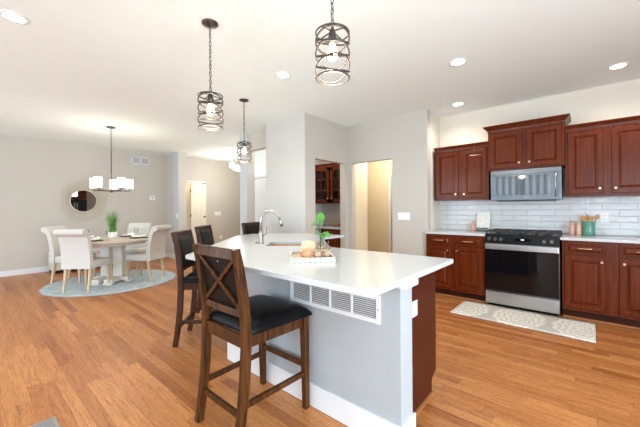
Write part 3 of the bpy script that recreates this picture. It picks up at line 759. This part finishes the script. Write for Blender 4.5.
# local x along near edge, y away from the camera
b = MB(); b.m(M['board']).box(-.14, .14, -.15, .15, 0, .008); b.done('tray_base', None, tr)
rim = MB(); rim.box(-.147, .147, -.162, -.150, 0, .030); rim.box(-.147, .147, .150, .162, 0, .030); rim.box(-.147, -.139, -.15, .15, 0, .030); rim.box(.139, .147, -.15, .15, 0, .030)
rim.done('tray_rim', M['chev'], tr)
MB().tube([(-.035, -.163, .018), (-.03, -.172, .020), (.03, -.172, .020), (.035, -.163, .018)], .004, 8).done('handle', M['gold'], tr)
def tl(x, y, z=.922):
    c, s = math.cos(TA), math.sin(TA); return (-1.45+x*c-y*s, 1.585+x*s+y*c, z)
# round topped board leaning upright
bd = MB(); poly = [(-.055, 0), (.055, 0)]+[(.055*math.cos(a), .065+.045*math.sin(a)) for a in [PI*k/12 for k in range(13)]]
bd.prism(poly, -.008, .008, .002)
o = bd.done('cutting_board', M['board']); o.location = tl(-.018, .065, .924); o.rotation_euler = (PI/2-.12, 0, TA)
tag(o, 'light wooden cutting board with rounded top standing in the tray', 'cutting board')
o = MB().lathe([(.018, 0), (.031, .010), (.038, .030), (.035, .048), (.021, .062), (.004, .066)], n=22).done('wooden_bowl', M['woodball'], None, tl(-.035, -.045, .9225)); tag(o, 'round tan wooden ball sitting in front of the cutting board', 'wooden ball')
def bottle(loc, lab, h=.12, rr=.032):
    b_ = root('glass_bottle', lab, 'bottle', loc, 0, 'glass bottles in the tray')
    MB().lathe([(rr*.9, 0), (rr, .01), (rr, h*.5), (rr*.75, h*.66), (rr*.42, h*.74), (rr*.42, h*.94), (rr*.55, h)], n=20, cap1=False).done('bottle_glass', M['bottle'], b_)
    MB().tube([(rr*1.04*math.cos(a), rr*1.04*math.sin(a), h*.42+.004*math.sin(3*a)) for a in [2*PI*k/20 for k in range(20)]], .0022, 6, closed=True).done('gold_band', M['gold'], b_)
    MB().lathe([(rr*.8, .012), (rr*.84, h*.30)], n=16).done('tinted_filling', M['pinkpale'], b_)
    return b_
bottle(tl(.040, -.03, .9225), 'clear glass bottle with a gold band, left of the pair in the tray', .115, .031)
bottle(tl(.105, -.02, .9225), 'clear glass bottle with a gold band, right of the pair in the tray', .115, .031)
bottle(tl(.072, .075, .9225), 'taller clear glass bottle holding the leafy sprig', .15, .03)
pl = root('leafy_sprig', 'green leafy sprig standing in a glass bottle', 'plant', tl(.072, .075, .935))
def leaf(p, d, L, w, m, parent):
    d = Vector(d).normalized(); p = Vector(p); sd = d.cross(Vector((.45, -.45, .75)))
    if sd.length < .1: sd = Vector((1, 0, 0))
    sd.normalize(); n = sd.cross(d)
    def f_(u, v):
        x = (v-.5)*2; ww = w*math.sin(PI*min(1, u*.92+.06))**.7
        return p+d*L*u+sd*x*ww/2+n*(-.25*L*u*u+.12*w*abs(x))
    return MB().grid(f_, 8, 4).done('leaf', m, parent, solid=.0008)
stems = [((0, 0, 0), (-.003, .0, .13), (.005, -.01, .25)), ((0, 0, 0), (-.004, 0, .12), (-.035, -.02, .215)), ((0, 0, 0), (.004, 0, .12), (.045, .03, .165))]
for s in stems: MB().tube(s, .0022, 6).done('stem', M['leafdk'], pl)
Rr = Vector((math.cos(.712-TA), math.sin(.712-TA), 0)); Ff = Vector((-Rr.y, Rr.x, 0))
for px, pz, dx, dz, L, w, m in ((-.006, .235, .35, .8, .068, .060, 'leaf'), (-.03, .215, -1, -.1, .062, .040, 'leaf'), (.0, .20, .35, .6, .05, .034, 'leafdk'), (-.012, .17, -.6, -.4, .052, .036, 'leafdk'), (.035, .155, 1, -.3, .062, .040, 'leaf'), (.005, .15, .4, -.6, .05, .034, 'leafdk'), (.006, .215, -.3, .4, .045, .034, 'leafdk'), (-.01, .19, .6, .5, .05, .034, 'leafdk'), (.03, .15, .3, -.6, .045, .03, 'leaf'), (-.004, .145, -.8, .1, .05, .034, 'leafdk'), (.02, .15, .9, .2, .045, .03, 'leafdk')):
    q = Rr*px+Vector((0, 0, pz)); d = Rr*dx+Ff*random.uniform(-.35, .15)+Vector((0, 0, dz))
    leaf(q, d, L, w, M[m], pl)
rng = root('napkin_ring', 'thin gold looped ring lying at the right end of the tray', 'ring', tl(.115, -.08, .934))
MB().tube([(.025*math.cos(a), .0, .0+.022*math.sin(a)+.012) for a in [2*PI*k/20 for k in range(20)]], .002, 6, closed=True).done('ring_loop', M['gold'], rng)

# ================================================================ COUNTER ITEMS BY THE RANGE
ck = root('cookbook', 'open cream cookbook propped against the backsplash left of the range', 'book', (-1.14, 4.985, .914))
b = MB(); b.bar((-.0435, .0, .045), (-.0435, .055, .285), .086, .008, up=(0, -1, 0)); b.bar((.0435, .0, .045), (.0435, .055, .285), .086, .008, up=(0, -1, 0))
b.done('pages', M['paper'], ck)
l = MB()
for k in range(7):
    for sx in (-1, 1):
        if (k+sx) % 4 == 0: continue
        z = .09+k*.022; y = (z-.045)*.23-.0056
        l.bar((sx*.045-.028, y, z), (sx*.045+.024*random.uniform(.4, 1), y, z), .0006, .003, up=(0, 0, 1))
l.done('printed_lines', M['ink'], ck)
bs_ = root('book_stand', 'black scrolled wire stand holding the open cookbook', 'book stand', (-1.14, 4.965, .914))
def scroll(cx, s): return [(cx+s*(.034-.0035*k)*math.cos(k*.6), 0, .030+(.030-.003*k)*math.sin(k*.6)) for k in range(9)]
b = MB(); b.tube([(-.10, 0, .006), (.10, 0, .006)], .0045, 6); 
for cx, s in ((-.055, 1), (.055, -1), (0, 1)): b.tube(scroll(cx, s), .004, 6)
b.tube([(-.08, 0, .006), (-.08, .08, .004)], .004, 6); b.tube([(.08, 0, .006), (.08, .08, .004)], .004, 6)
b.done('wire_frame', M['iron'], bs_)
o = MB().lathe([(.030, 0), (.034, .01), (.034, .085), (.026, .105), (.014, .118), (.014, .145), (.006, .15)], n=20).done('candle_jar', M['pink'], None, (-1.275, 4.97, .914)); tag(o, 'blush pink jar on the counter left of the cookbook', 'jar')
def mill(loc, m, lab):
    r_ = root('pepper_mill', lab, 'mill', loc, 0, 'mills beside the crock')
    MB().lathe([(.030, 0), (.030, .012), (.024, .035), (.029, .055), (.029, .07), (.021, .090), (.027, .108), (.027, .125)], n=20).done('mill_body', m, r_)
    MB().lathe([(.024, .126), (.027, .134), (.026, .150), (.016, .157)], n=20).done('mill_cap', m, r_)
mill((-.128, 4.945, .914), M['pink'], 'blush pink mill, left one beside the green crock')
mill((-.062, 4.95, .914), M['peach'], 'peach mill touching the green utensil crock')
cr = root('utensil_crock', 'sage green ceramic crock on the counter right of the range', 'crock', (.028, 4.93, .914))
MB().lathe([(.055, 0), (.060, .008), (.058, .05), (.060, .09), (.058, .13), (.064, .150), (.064, .168), (.057, .168), (.054, .15), (.052, .012)], n=28, cap1=True).done('crock_body', M['teal'], cr)
b = MB()
b.tube([(.062*math.cos(a), .062*math.sin(a), .118) for a in [2*PI*k/28 for k in range(28)]], .004, 6, closed=True).done('crock_band', M['teal'], cr)
for i, (dx, dy, h, w, lab) in enumerate(((-.030, -.01, .215, .058, 'rounded wooden spoon at the left of the green crock'), (-.006, .012, .228, .036, 'narrow wooden spatula in the middle of the green crock'), (.016, -.018, .215, .045, 'slotted wooden spoon in the green crock'), (.046, .0, .235, .042, 'wooden spoon leaning right out of the green crock'))):
    sp = root('wooden_spoon', lab, 'utensil', (.028+dx*.3, 4.93+dy*.3, .93), 0, 'wooden utensils in the crock')
    top = Vector((dx*1.2, dy, h-.05))
    MB().tube([(0, 0, 0), tuple(top)], .0055, 8).done('spoon_handle', M['spoon'], sp)
    hd = MB(); hd.lathe([(.003, 0), (w*.42, .014), (w*.5, .032), (w*.4, .050), (.004, .062)], n=16, sy=.35)
    hd.done('spoon_head', M['spoon'], sp, tuple(top-Vector((0, 0, .008))), (0, dx*6, 0))
# runner mat
rm = root('kitchen_runner', 'grey and cream medallion runner rug on the floor in front of the range', 'rug', (-.585, 4.115, 0), -.01)
mb = MB()
def rf(u, v): return Vector(((u-.5)*1.31, (v-.5)*.62, .008+.0012*math.sin(u*19)*math.sin(v*5)))
mb.grid(rf, 40, 10); mb.done('rug_pile', M['mat'], rm, solid=.006)

# ================================================================ PANTRY
r = root('pantry_wall_cabinet', 'cherry wall cabinet with divided glass doors inside the pantry nook', 'cabinet')
x0, x1, z0, z1, yf = -4.26, -3.40, 1.372, 2.10, YU
b = MB(); b.box(x0, x1, YK-.03, YK-.014, z0, z1); b.box(x0, x0+.02, yf, YK-.03, z0, z1); b.box(x1-.02, x1, yf, YK-.03, z0, z1)
b.box(x0, x1, yf, YK-.03, z0, z0+.02); b.box(x0, x1, yf, YK-.03, z1-.02, z1); b.box(x0+.02, x1-.02, yf+.03, YK-.03, 1.62, 1.64); b.box(x0+.02, x1-.02, yf+.03, YK-.03, 1.86, 1.88)
b.done('carcass', M['cherrydk'], r)
for a, b2 in ((x0+.01, -3.85), (-3.81, x1-.01)):
    d = MB(); fr_ = .055
    d.box(a, a+fr_, yf-.02, yf, z0+.02, z1-.02); d.box(b2-fr_, b2, yf-.02, yf, z0+.02, z1-.02); d.box(a, b2, yf-.02, yf, z0+.02, z0+.02+fr_); d.box(a, b2, yf-.02, yf, z1-.02-fr_, z1-.02)
    cx = (a+b2)/2; d.box(cx-.009, cx+.009, yf-.016, yf-.002, z0+.07, z1-.07)
    for k in (1, 2): zz = z0+.075+(z1-z0-.15)*k/3; d.box(a+fr_, b2-fr_, yf-.016, yf-.002, zz-.009, zz+.009)
    d = d.done('cabinet_door', M['cherry'], r)
    MB().box(a+fr_, b2-fr_, yf-.010, yf-.007, z0+.07, z1-.07).done('door_glass', M['glass'], d)
    knob(d, (b2-.03 if a < -4.0 else a+.03), yf-.02, z0+.09)
crown(x0, x1, yf, z1-.012, z1+.06, .035, r, False)
base_cab(-4.26, -3.36, 'cherry base cabinet with drawers inside the pantry nook', None, ((-4.24, -3.85, 'R'), (-3.81, -3.40, 'L')))
tag(MB().prism([(-4.27, YO), (-3.35, YO), (-3.35, YK-.013), (-4.27, YK-.013)], .884, .914, .003).done('countertop', M['quartz']), 'white counter inside the pantry nook below the glass doors', 'countertop')
o = MB().lathe([(.05, 0), (.09, .03), (.10, .055), (.085, .06), (.05, .02)], n=20).done('wooden_dish', M['spoon'], None, (-3.72, 4.80, .914)); tag(o, 'small wooden dish on the pantry nook counter', 'bowl')

# ================================================================ LIGHT FIXTURES
def pendant(x, y, zt, zb, label, canopy_z=H):
    r_ = root('cage_pendant', label, 'pendant light', (x, y, 0), 0, 'cage pendants over the island')
    MB().lathe([(.062, canopy_z-.002), (.062, canopy_z-.010), (.030, canopy_z-.022), (.010, canopy_z-.030)], n=24).done('canopy', M['bronze'], r_)
    ch = MB(); z = canopy_z-.028; k = 0
    while z > zt+.045:
        pts = []
        for a in range(10):
            t_ = 2*PI*a/10; u, w = .0085*math.cos(t_), .019*math.sin(t_)
            pts.append((u, 0, z-.016+w) if k % 2 else (0, u, z-.016+w))
        ch.tube(pts, .0026, 5, closed=True); z -= .030; k += 1
    o = ch.done('chain', M['bronze'], r_)
    cord = MB(); L = canopy_z-.03-zt-.03
    cord.tube([(.006*math.sin(k*1.7), .006*math.cos(k*1.3), canopy_z-.03-L*k/10) for k in range(11)], .0022, 5).done('cord', M['chrome'], r_)
    cg = MB(); R_ = .092
    for zz in (zt, zb): cg.tube([(R_*math.cos(a), R_*math.sin(a), zz) for a in [2*PI*k/32 for k in range(32)]], .0045, 6, closed=True)
    Hh = zt-zb
    for j, (c0, amp, ph) in enumerate(((.84, .13, 2.2), (.80, .15, 2.2+PI), (.53, .16, 2.5), (.50, .17, 2.5+PI), (.22, .17, 2.1), (.20, .17, 2.1+PI))):
        cg.tube([(R_*math.cos(a), R_*math.sin(a), zb+Hh*(c0+amp*math.sin(a+ph))) for a in [2*PI*k/36 for k in range(36)]], .0055, 6, closed=True)
    for a in (0, PI/2): cg.tube([(R_*math.cos(a), R_*math.sin(a), zt), (0, 0, zt+.012), (-R_*math.cos(a), -R_*math.sin(a), zt)], .004, 6)
    cg.done('wire_cage', M['bronze'], r_)
    MB().lathe([(.008, zt+.035), (.012, zt+.02), (.02, zt), (.024, zt-.03), (.018, zt-.055)], n=16).done('socket', M['bronze'], r_)
    zc = zt-.055
    MB().lathe([(.012, zc+.002), (.016, zc-.02), (.029, zc-.05), (.030, zc-.068), (.020, zc-.09), (.004, zc-.098)], n=18).done('light_bulb', M['bulb'], r_)
    lamp('POINT', 'pendant_bulb_light', (x, y, zb-.03), 9, (1, .90, .76), shadow_soft_size=.05)
    return r_
pendant(-2.232, 1.276, 2.155, 1.905, 'cage pendant over the near left side of the island, smaller than the big one')
pendant(-1.06, 1.344, 2.235, 1.985, 'largest cage pendant, hanging at the top centre without visible canopy')
pendant(-3.468, 2.47, 2.15, 1.90, 'farthest and smallest cage pendant, hanging before the hall column')
def can(x, y, label, e=34):
    c = root('recessed_light', label, 'recessed light', (x, y, H), 0, 'recessed ceiling lights')
    MB().lathe([(.088, 0), (.088, -.004), (.066, -.008), (.062, -.002)], n=28, cap0=False, cap1=False).done('trim_ring', M['plate'], c)
    MB().lathe([(.064, -.003), (.060, -.0045)], n=28).done('lens', M['can'], c)
    lamp('SPOT', 'recessed_light_beam', (x, y, H-.03), e, (1, .93, .83), (0, 0, 0), spot_size=2.7, spot_blend=.9, shadow_soft_size=.06)
can(-2.503, 2.296, 'recessed ceiling light between the cage pendants')
can(-.965, 3.265, 'recessed ceiling light over the kitchen aisle, upper of the two before the left cabinets')
can(.266, 4.478, 'recessed ceiling light above the right wall cabinets')
can(-1.359, 4.583, 'recessed ceiling light above the left wall cabinets')
can(-3.27, .257, 'large recessed ceiling light in the top left corner')
can(-6.448, 4.155, 'small distant recessed ceiling light in the hall between the columns')
for q in ((-5.6, -1.4), (-.6, -1.2), (1.3, 2.2)): can(q[0], q[1], 'recessed ceiling light behind the camera')
# added fill lights, no fixtures, to brighten passage, closet, entry and pantry
lamp('POINT', 'passage_fill', (-2.9, 5.3, 2.4), 38, (1, .84, .62), shadow_soft_size=.12)
lamp('POINT', 'closet_fill', (-9.1, 4.45, 2.4), 16, (1, .78, .45), shadow_soft_size=.1)
lamp('POINT', 'entry_fill', (-4.75, 4.25, 2.5), 14, (1, .97, .94), shadow_soft_size=.1)
lamp('POINT', 'pantry_fill', (-3.8, 4.15, 2.5), 13, (1, .9, .78), shadow_soft_size=.1)
# chandelier
cx, cy = -6.33, 1.707
ch = root('dining_chandelier', 'black five light chandelier with white glass shades over the dining table', 'chandelier', (cx, cy, 0), .712)
MB().lathe([(.07, H-.001), (.07, H-.015), (.02, H-.028)], n=24).done('canopy', M['bronze'], ch)
c = MB(); z = H-.03; k = 0
while z > 2.32:
    c.tube([((.008*math.cos(2*PI*a/8), 0) if k % 2 else (0, .008*math.cos(2*PI*a/8)))+(z-.016+.019*math.sin(2*PI*a/8),) for a in range(8)], .0028, 5, closed=True); z -= .03; k += 1
c.done('chain', M['bronze'], ch)
MB().tube([(0, 0, 2.33), (0, 0, 1.60)], .008, 10).done('stem_rod', M['bronze'], ch)
MB().lathe([(.012, 1.575), (.03, 1.59), (.03, 1.61), (.012, 1.625)], n=18).done('hub', M['bronze'], ch)
for k in range(5):
    a = math.radians(190+72*k); R_ = .28; ex, ey = R_*math.cos(a), R_*math.sin(a)
    am = MB(); am.tube([(0, 0, 1.60), (ex*.5, ey*.5, 1.606), (ex, ey, 1.610), (ex, ey, 1.645)], .008, 8); am.lathe([(.04, 1.635), (.042, 1.642), (.04, 1.648)], (ex, ey, 0), 18)
    am.done('arm', M['bronze'], ch)
    MB().lathe([(.05, 1.650), (.058, 1.655), (.059, 1.82), (.054, 1.82), (.05, 1.66)], (ex, ey, 0), 24, cap1=False).done('glass_shade', M['shade'], ch)
lamp('POINT', 'chandelier_light', (cx, cy, 1.95), 16, (1, .92, .8), shadow_soft_size=.25)
# hall flush fixture
hl = root('hall_ceiling_fixture', 'bright hall ceiling fixture with white glass shades beside the column', 'ceiling light', (-7.25, 4.84, 0), .712)
MB().lathe([(.07, H-.001), (.07, H-.02), (.015, H-.03)], n=20).done('canopy', M['chrome'], hl)
MB().tube([(0, 0, H-.03), (0, 0, 2.52)], .008, 8).done('stem_rod', M['chrome'], hl)
for k, (dx, dz) in enumerate(((-.07, -.09), (.04, -.15), (.13, -.19))):
    MB().tube([(0, 0, 2.64), (dx, .0, 2.64+dz-.02)], .006, 8).done('arm', M['chrome'], hl)
    MB().lathe([(.05, 2.49+dz), (.07, 2.50+dz), (.07, 2.62+dz), (.05, 2.625+dz)], (dx, 0, 0), 20).done('glass_shade', M['shade'], hl)
lamp('POINT', 'hall_fixture_light', (-7.25, 4.84, 2.2), 48, (1, .95, .86), shadow_soft_size=.15)

# ================================================================ DINING AREA
TX, TY = -6.33, 1.72
ru = root('round_rug', 'round blue grey rug under the dining table', 'rug', (TX-.02, TY+.03, 0))
MB().lathe([(.99, 0), (.995, .006), (.985, .012)], n=72).done('rug_border', M['rugedge'], ru)
MB().lathe([(.975, .0115), (.965, .0145)], n=72).done('rug_pile', M['rug'], ru)
ZR = .0155
t = root('dining_table', 'round whitewashed dining table on a trestle pedestal', 'table', (TX, TY, ZR), .712)
MB().lathe([(.60, .700), (.615, .705), (.625, .715), (.625, .738), (.618, .745)], n=72).done('tabletop', M['table'], t)
MB().lathe([(.50, .655), (.50, .699)], n=60).done('apron', M['tablebase'], t)
for sx in (-.11, .11):
    MB().box(sx-.075, sx+.075, -.05, .05, .09, .655, .006).done('pedestal_column', M['tablebase'], t)
f = MB(); 
for sx in (-.11, .11): f.box(sx-.07, sx+.07, -.30, .30, .02, .085, .01); f.box(sx-.075, sx+.075, -.32, -.24, 0, .03, .005); f.box(sx-.075, sx+.075, .24, .32, 0, .03, .005)
f.box(-.30, .30, -.06, .06, .021, .084, .01); f.box(-.32, -.24, -.065, .065, 0, .03, .005); f.box(.24, .32, -.065, .065, 0, .03, .005)
f.done('trestle_foot', M['tablebase'], t)
def make_chair(label):
    r_ = root('dining_chair', label, 'chair', (0, 0, 0), 0, 'upholstered chairs around the dining table')
    # front faces +Y ; seat center at origin
    s = MB(); s.box(-.235, .235, -.20, .25, .36, .485, .03); s.done('seat', M['linen'], r_, sub=0, smooth=True)
    prof = [(-.245, .37), (-.235, .50), (-.245, .65), (-.275, .80), (-.305, .90), (-.335, .955), (-.365, .985)]
    nrm = .035
    bk = MB(); n = len(prof); rings = []
    pts = []
    for i, (y, z) in enumerate(prof):
        a = Vector(prof[min(i+1, n-1)])-Vector(prof[max(i-1, 0)]); a.normalize(); nn = Vector((-a.y, a.x))
        pts.append((y, z, nn.x, nn.y))
    front = [(y-nx*nrm, z-nz*nrm) for y, z, nx, nz in pts]; back = [(y+nx*nrm, z+nz*nrm) for y, z, nx, nz in pts]
    roll = [(-.375+.052*math.cos(t_), .965+.052*math.sin(t_)) for t_ in [math.radians(d) for d in (40, 80, 120, 160, 200, 240, 270)]]
    out = front+roll+back[::-1][2:]
    def ringx(x, k): 
        cyy = sum(p_[0] for p_ in out)/len(out); czz = sum(p_[1] for p_ in out)/len(out)
        return [bk.b.verts.new((x, p_[0], p_[1])) for p_ in out]
    xs_ = (-.24, -.235, -.12, 0, .12, .235, .24); R = [ringx(x, 1) for x in xs_]
    for a, b_ in zip(R, R[1:]):
        for i in range(len(out)):
            q = (i+1) % len(out)
            fc = bk.face([a[i], a[q], b_[q], b_[i]])
    bk.face(R[0]); bk.face(R[-1][::-1])
    mats = [M['linen'], M['linenb']]; bk.mats = mats
    o = bk.done('backrest', None, r_, bevel=.012)
    # rear cover and tufted front as own look
    for p_ in o.data.polygons:
        c_ = p_.center
        p_.material_index = 0
    for row, z in enumerate((.62, .74, .85)):
        for cx_ in ((-.14, 0, .14) if row % 2 == 0 else (-.07, .07)):
            y = {0: -.207, 1: -.224, 2: -.252}[row]
            MB().lathe([(.011, 0), (.009, .005), (.003, .007)], n=10, axis='Y').done('button', M['linenb'], o, (cx_, y-.004, z), (0, 0, PI))
    for sx in (-1, 1):
        MB().sweep([(sx*.205, .215, 0), (sx*.205, .215, .37)], .04, .04, (1, 0, 0), [.62, 1.1]).done('leg', M['lightwood'], r_)
        MB().sweep([(sx*.205, -.275, 0), (sx*.205, -.235, .20), (sx*.205, -.215, .37)], .04, .04, (1, 0, 0), [.65, .9, 1.1]).done('leg', M['lightwood'], r_)
    return r_
def place_chair(c, rx, ry, fx, fy, lab=None):
    a = math.atan2(-fx, fy)     # local +Y -> (fx,fy)
    L = math.hypot(fx, fy); fx, fy = fx/L, fy/L
    loc = (rx+fx*.262, ry+fy*.262, ZR); c.scale = (.91, .95, .955)
    if lab is None: c.location = loc; c.rotation_euler = (0, 0, a); return c
    return dup(c, loc, a, lab)
c0 = make_chair('cream dining chair nearest the camera, turned with its smooth rolled back to us')
place_chair(c0, -5.865, 1.105, -.66, .75)
place_chair(c0, -7.06, 1.11, .72, .69, 'cream dining chair at the left of the table, seen in profile facing right')
place_chair(c0, -5.90, 2.31, -.80, -.55, 'cream dining chair right of the table, its rolled back turned toward the stools')
place_chair(c0, -7.22, 2.44, .72, -.69, 'cream tufted dining chair behind the table facing the camera')
# bench by the wall
bn = root('storage_bench', 'low white upholstered bench against the dining wall behind the table', 'bench', (-8.2, 1.75, 0))
MB().box(-.2, .2, -.62, .62, .06, .34, .02).done('bench_body', M['linen'], bn)
MB().box(-.205, .205, -.625, .625, .34, .42, .02).done('bench_cushion', M['linen'], bn)
f = MB()
f.box(-.18, .18, -.6, .6, 0, .06); f.done('bench_plinth', M['toe'], bn)
o = MB().box(-.05, .05, -.16, .16, 0, .22, .04).done('throw_pillow', M['peach'], None, (-8.28, 2.05, .42)); tag(o, 'small blush pillow on the low white bench', 'pillow')
# table setting
ZT = .745+ZR
gp = root('potted_grass', 'green ornamental grass in a white pot at the centre of the dining table', 'plant', (TX, TY, ZT))
MB().lathe([(.055, 0), (.068, .01), (.072, .12), (.066, .12), (.06, .10)], n=24).done('pot', M['white'], gp)
def blades(n, seed):
    random.seed(seed); mb = MB()
    for k in range(n):
        a = random.uniform(0, 2*PI); r0 = random.uniform(0, .05); L = random.uniform(.26, .48); sp = random.uniform(.02, .15); wd = .006
        d = Vector((math.cos(a), math.sin(a), 0)); sd = Vector((-d.y, d.x, 0)); pr = None
        for j in range(6):
            u = j/5; c_ = d*(r0+sp*u**1.8)+Vector((0, 0, .10+L*(u-.12*u*u*(sp/.1)))); w_ = wd*(1-u)**.6+.0004
            cur = (mb.b.verts.new(c_-sd*w_/2), mb.b.verts.new(c_+sd*w_/2))
            if pr: mb.face([pr[0], pr[1], cur[1], cur[0]])
            pr = cur
    return mb
o = blades(170, 3).done('grass_blades', M['green'], gp); o['kind'] = 'stuff'
def setting_(ang, lab):
    x, y = TX+.42*math.cos(ang), TY+.42*math.sin(ang); rz = ang+PI/2
    grp = 'place settings on the dining table'
    o = MB().lathe([(.10, 0), (.15, .004), (.155, .010), (.148, .010), (.10, .005)], n=32).done('charger_plate', M['charger'], None, (x, y, ZT)); tag(o, 'dark charger plate '+lab, 'charger', 'dark charger plates')
    o = MB().lathe([(.07, 0), (.115, .012), (.13, .018), (.125, .02), (.07, .006)], n=32).done('dinner_plate', M['white'], None, (x, y, ZT+.0105)); tag(o, 'white dinner plate '+lab, 'plate', 'white dinner plates')
    nb = MB()
    def nf(u, v): 
        return Vector(((u-.5)*.16*(1-.55*abs(v-.5)*2*.6), (v-.5)*.22, .004+.03*math.sin(PI*u)*(.6+.4*math.cos(6*v))))
    nb.grid(nf, 10, 12); o = nb.done('folded_napkin', M['cloth'], None, (x, y, ZT+.030), (0, 0, rz), solid=.003); tag(o, 'folded white napkin '+lab, 'napkin', 'folded white napkins')
    gx, gy = TX+.42*math.cos(ang+.55)*.88, TY+.42*math.sin(ang+.55)*.88
    g = root('wine_glass', 'clear stemmed glass '+lab, 'glass', (gx, gy, ZT), 0, 'stemmed glasses on the dining table')
    MB().lathe([(.032, 0), (.030, .002), (.004, .006), (.0035, .075), (.018, .088), (.032, .115), (.033, .14), (.028, .175)], n=20, cap1=False).done('glass_bowl', M['glass'], g)
import_ang = lambda x, y: math.atan2(y-TY, x-TX)
setting_(import_ang(-5.96, 1.18), 'in front of the nearest dining chair')
setting_(import_ang(-7.10, 1.09), 'in front of the left profile dining chair')
setting_(import_ang(-5.90, 2.33), 'in front of the right dining chair')
setting_(import_ang(-6.83, 2.34), 'in front of the far tufted dining chair')
# sunburst mirror
mr = root('sunburst_mirror', 'round mirror with thin gold sunburst rays on the dining wall', 'mirror', (XD, 1.745, 1.473), 0)
mi = MB().lathe([(.235, .030), (.232, .034)], n=64, axis='X').done('mirror_glass', M['mirror'], mr)
MB().lathe([(.232, .012), (.246, .014), (.248, .034), (.240, .040), (.233, .036)], n=64, axis='X', cap0=True, cap1=False).done('mirror_rim', M['gold'], mr)
b = MB()
for rr in (.25, .34, .43): b.tube([(.018, rr*math.cos(a), rr*math.sin(a)) for a in [2*PI*k/64 for k in range(64)]], .0016, 4, closed=True)
for k in range(120):
    a = 2*PI*k/120; r1 = .475 if k % 2 else .44
    b.tube([(.016, .24*math.cos(a), .24*math.sin(a)), (.018, r1*math.cos(a), r1*math.sin(a))], .0017, 4)
o = b.done('ray_frame', M['gold'], mr)

# unseen refrigerator added at the east wall as something dark for the mirror
fg = root('refrigerator', 'unseen black two door refrigerator added to darken the round mirror', 'refrigerator', (2.2, 3.55, 0), -PI/2)
MB().box(-.45, .45, -.30, .38, .03, 1.80, .01).done('fridge_body', M['blackpl'], fg)
for sx in (-1, 1):
    o = MB().box(sx*.004, sx*.45, -.36, -.302, .62, 1.79, .008).done('fridge_door', M['blackpl'], fg)
    MB().tube([(sx*.05, -.36, .8), (sx*.05, -.41, .82), (sx*.05, -.41, 1.6), (sx*.05, -.36, 1.62)], .012, 8).done('door_handle', M['steel'], o)
o = MB().box(-.45, .45, -.36, -.302, .05, .61, .008).done('freezer_drawer', M['blackpl'], fg)
MB().tube([(-.35, -.36, .54), (-.34, -.41, .54), (.34, -.41, .54), (.35, -.36, .54)], .012, 8).done('drawer_handle', M['steel'], o)
MB().box(-.44, .44, -.28, .36, 0, .029).done('base_grille', M['dark'], fg)
bl = MB()
for k in range(10):
    x = -2.60+k*.20; bl.bar((x, YS+.06, .35), (x, YS+.06, 2.36), .09, .002, up=(0, 1, 0))
bl.box(-2.66, -.74, YS+.03, YS+.09, 2.36, 2.42)
bl = bl.done('reflection_blinds', M['cloth']); tag(bl, 'white slat blinds added behind the camera to stripe the microwave reflection', 'blinds')  # unseen slats added so the microwave glass reflects stripes

oc = root('wall_cabinet', 'unseen dark cherry cabinet added above the refrigerator to darken the mirror', 'cabinet', (2.2, 3.55, 0), -PI/2)  # added out of view so the mirror reflects dark higher up
MB().box(-.45, .45, -.30, .38, 1.83, 2.45, .003).done('carcass', M['cherrydk'], oc)
for sx in (-1, 1):
    mb = MB(); raised(mb, min(sx*.01, sx*.44), max(sx*.01, sx*.44), 1.85, 2.43, -.32); o = mb.done('cabinet_door', M['cherrydk'], oc)
    knob(o, sx*.04, -.32, 1.90)
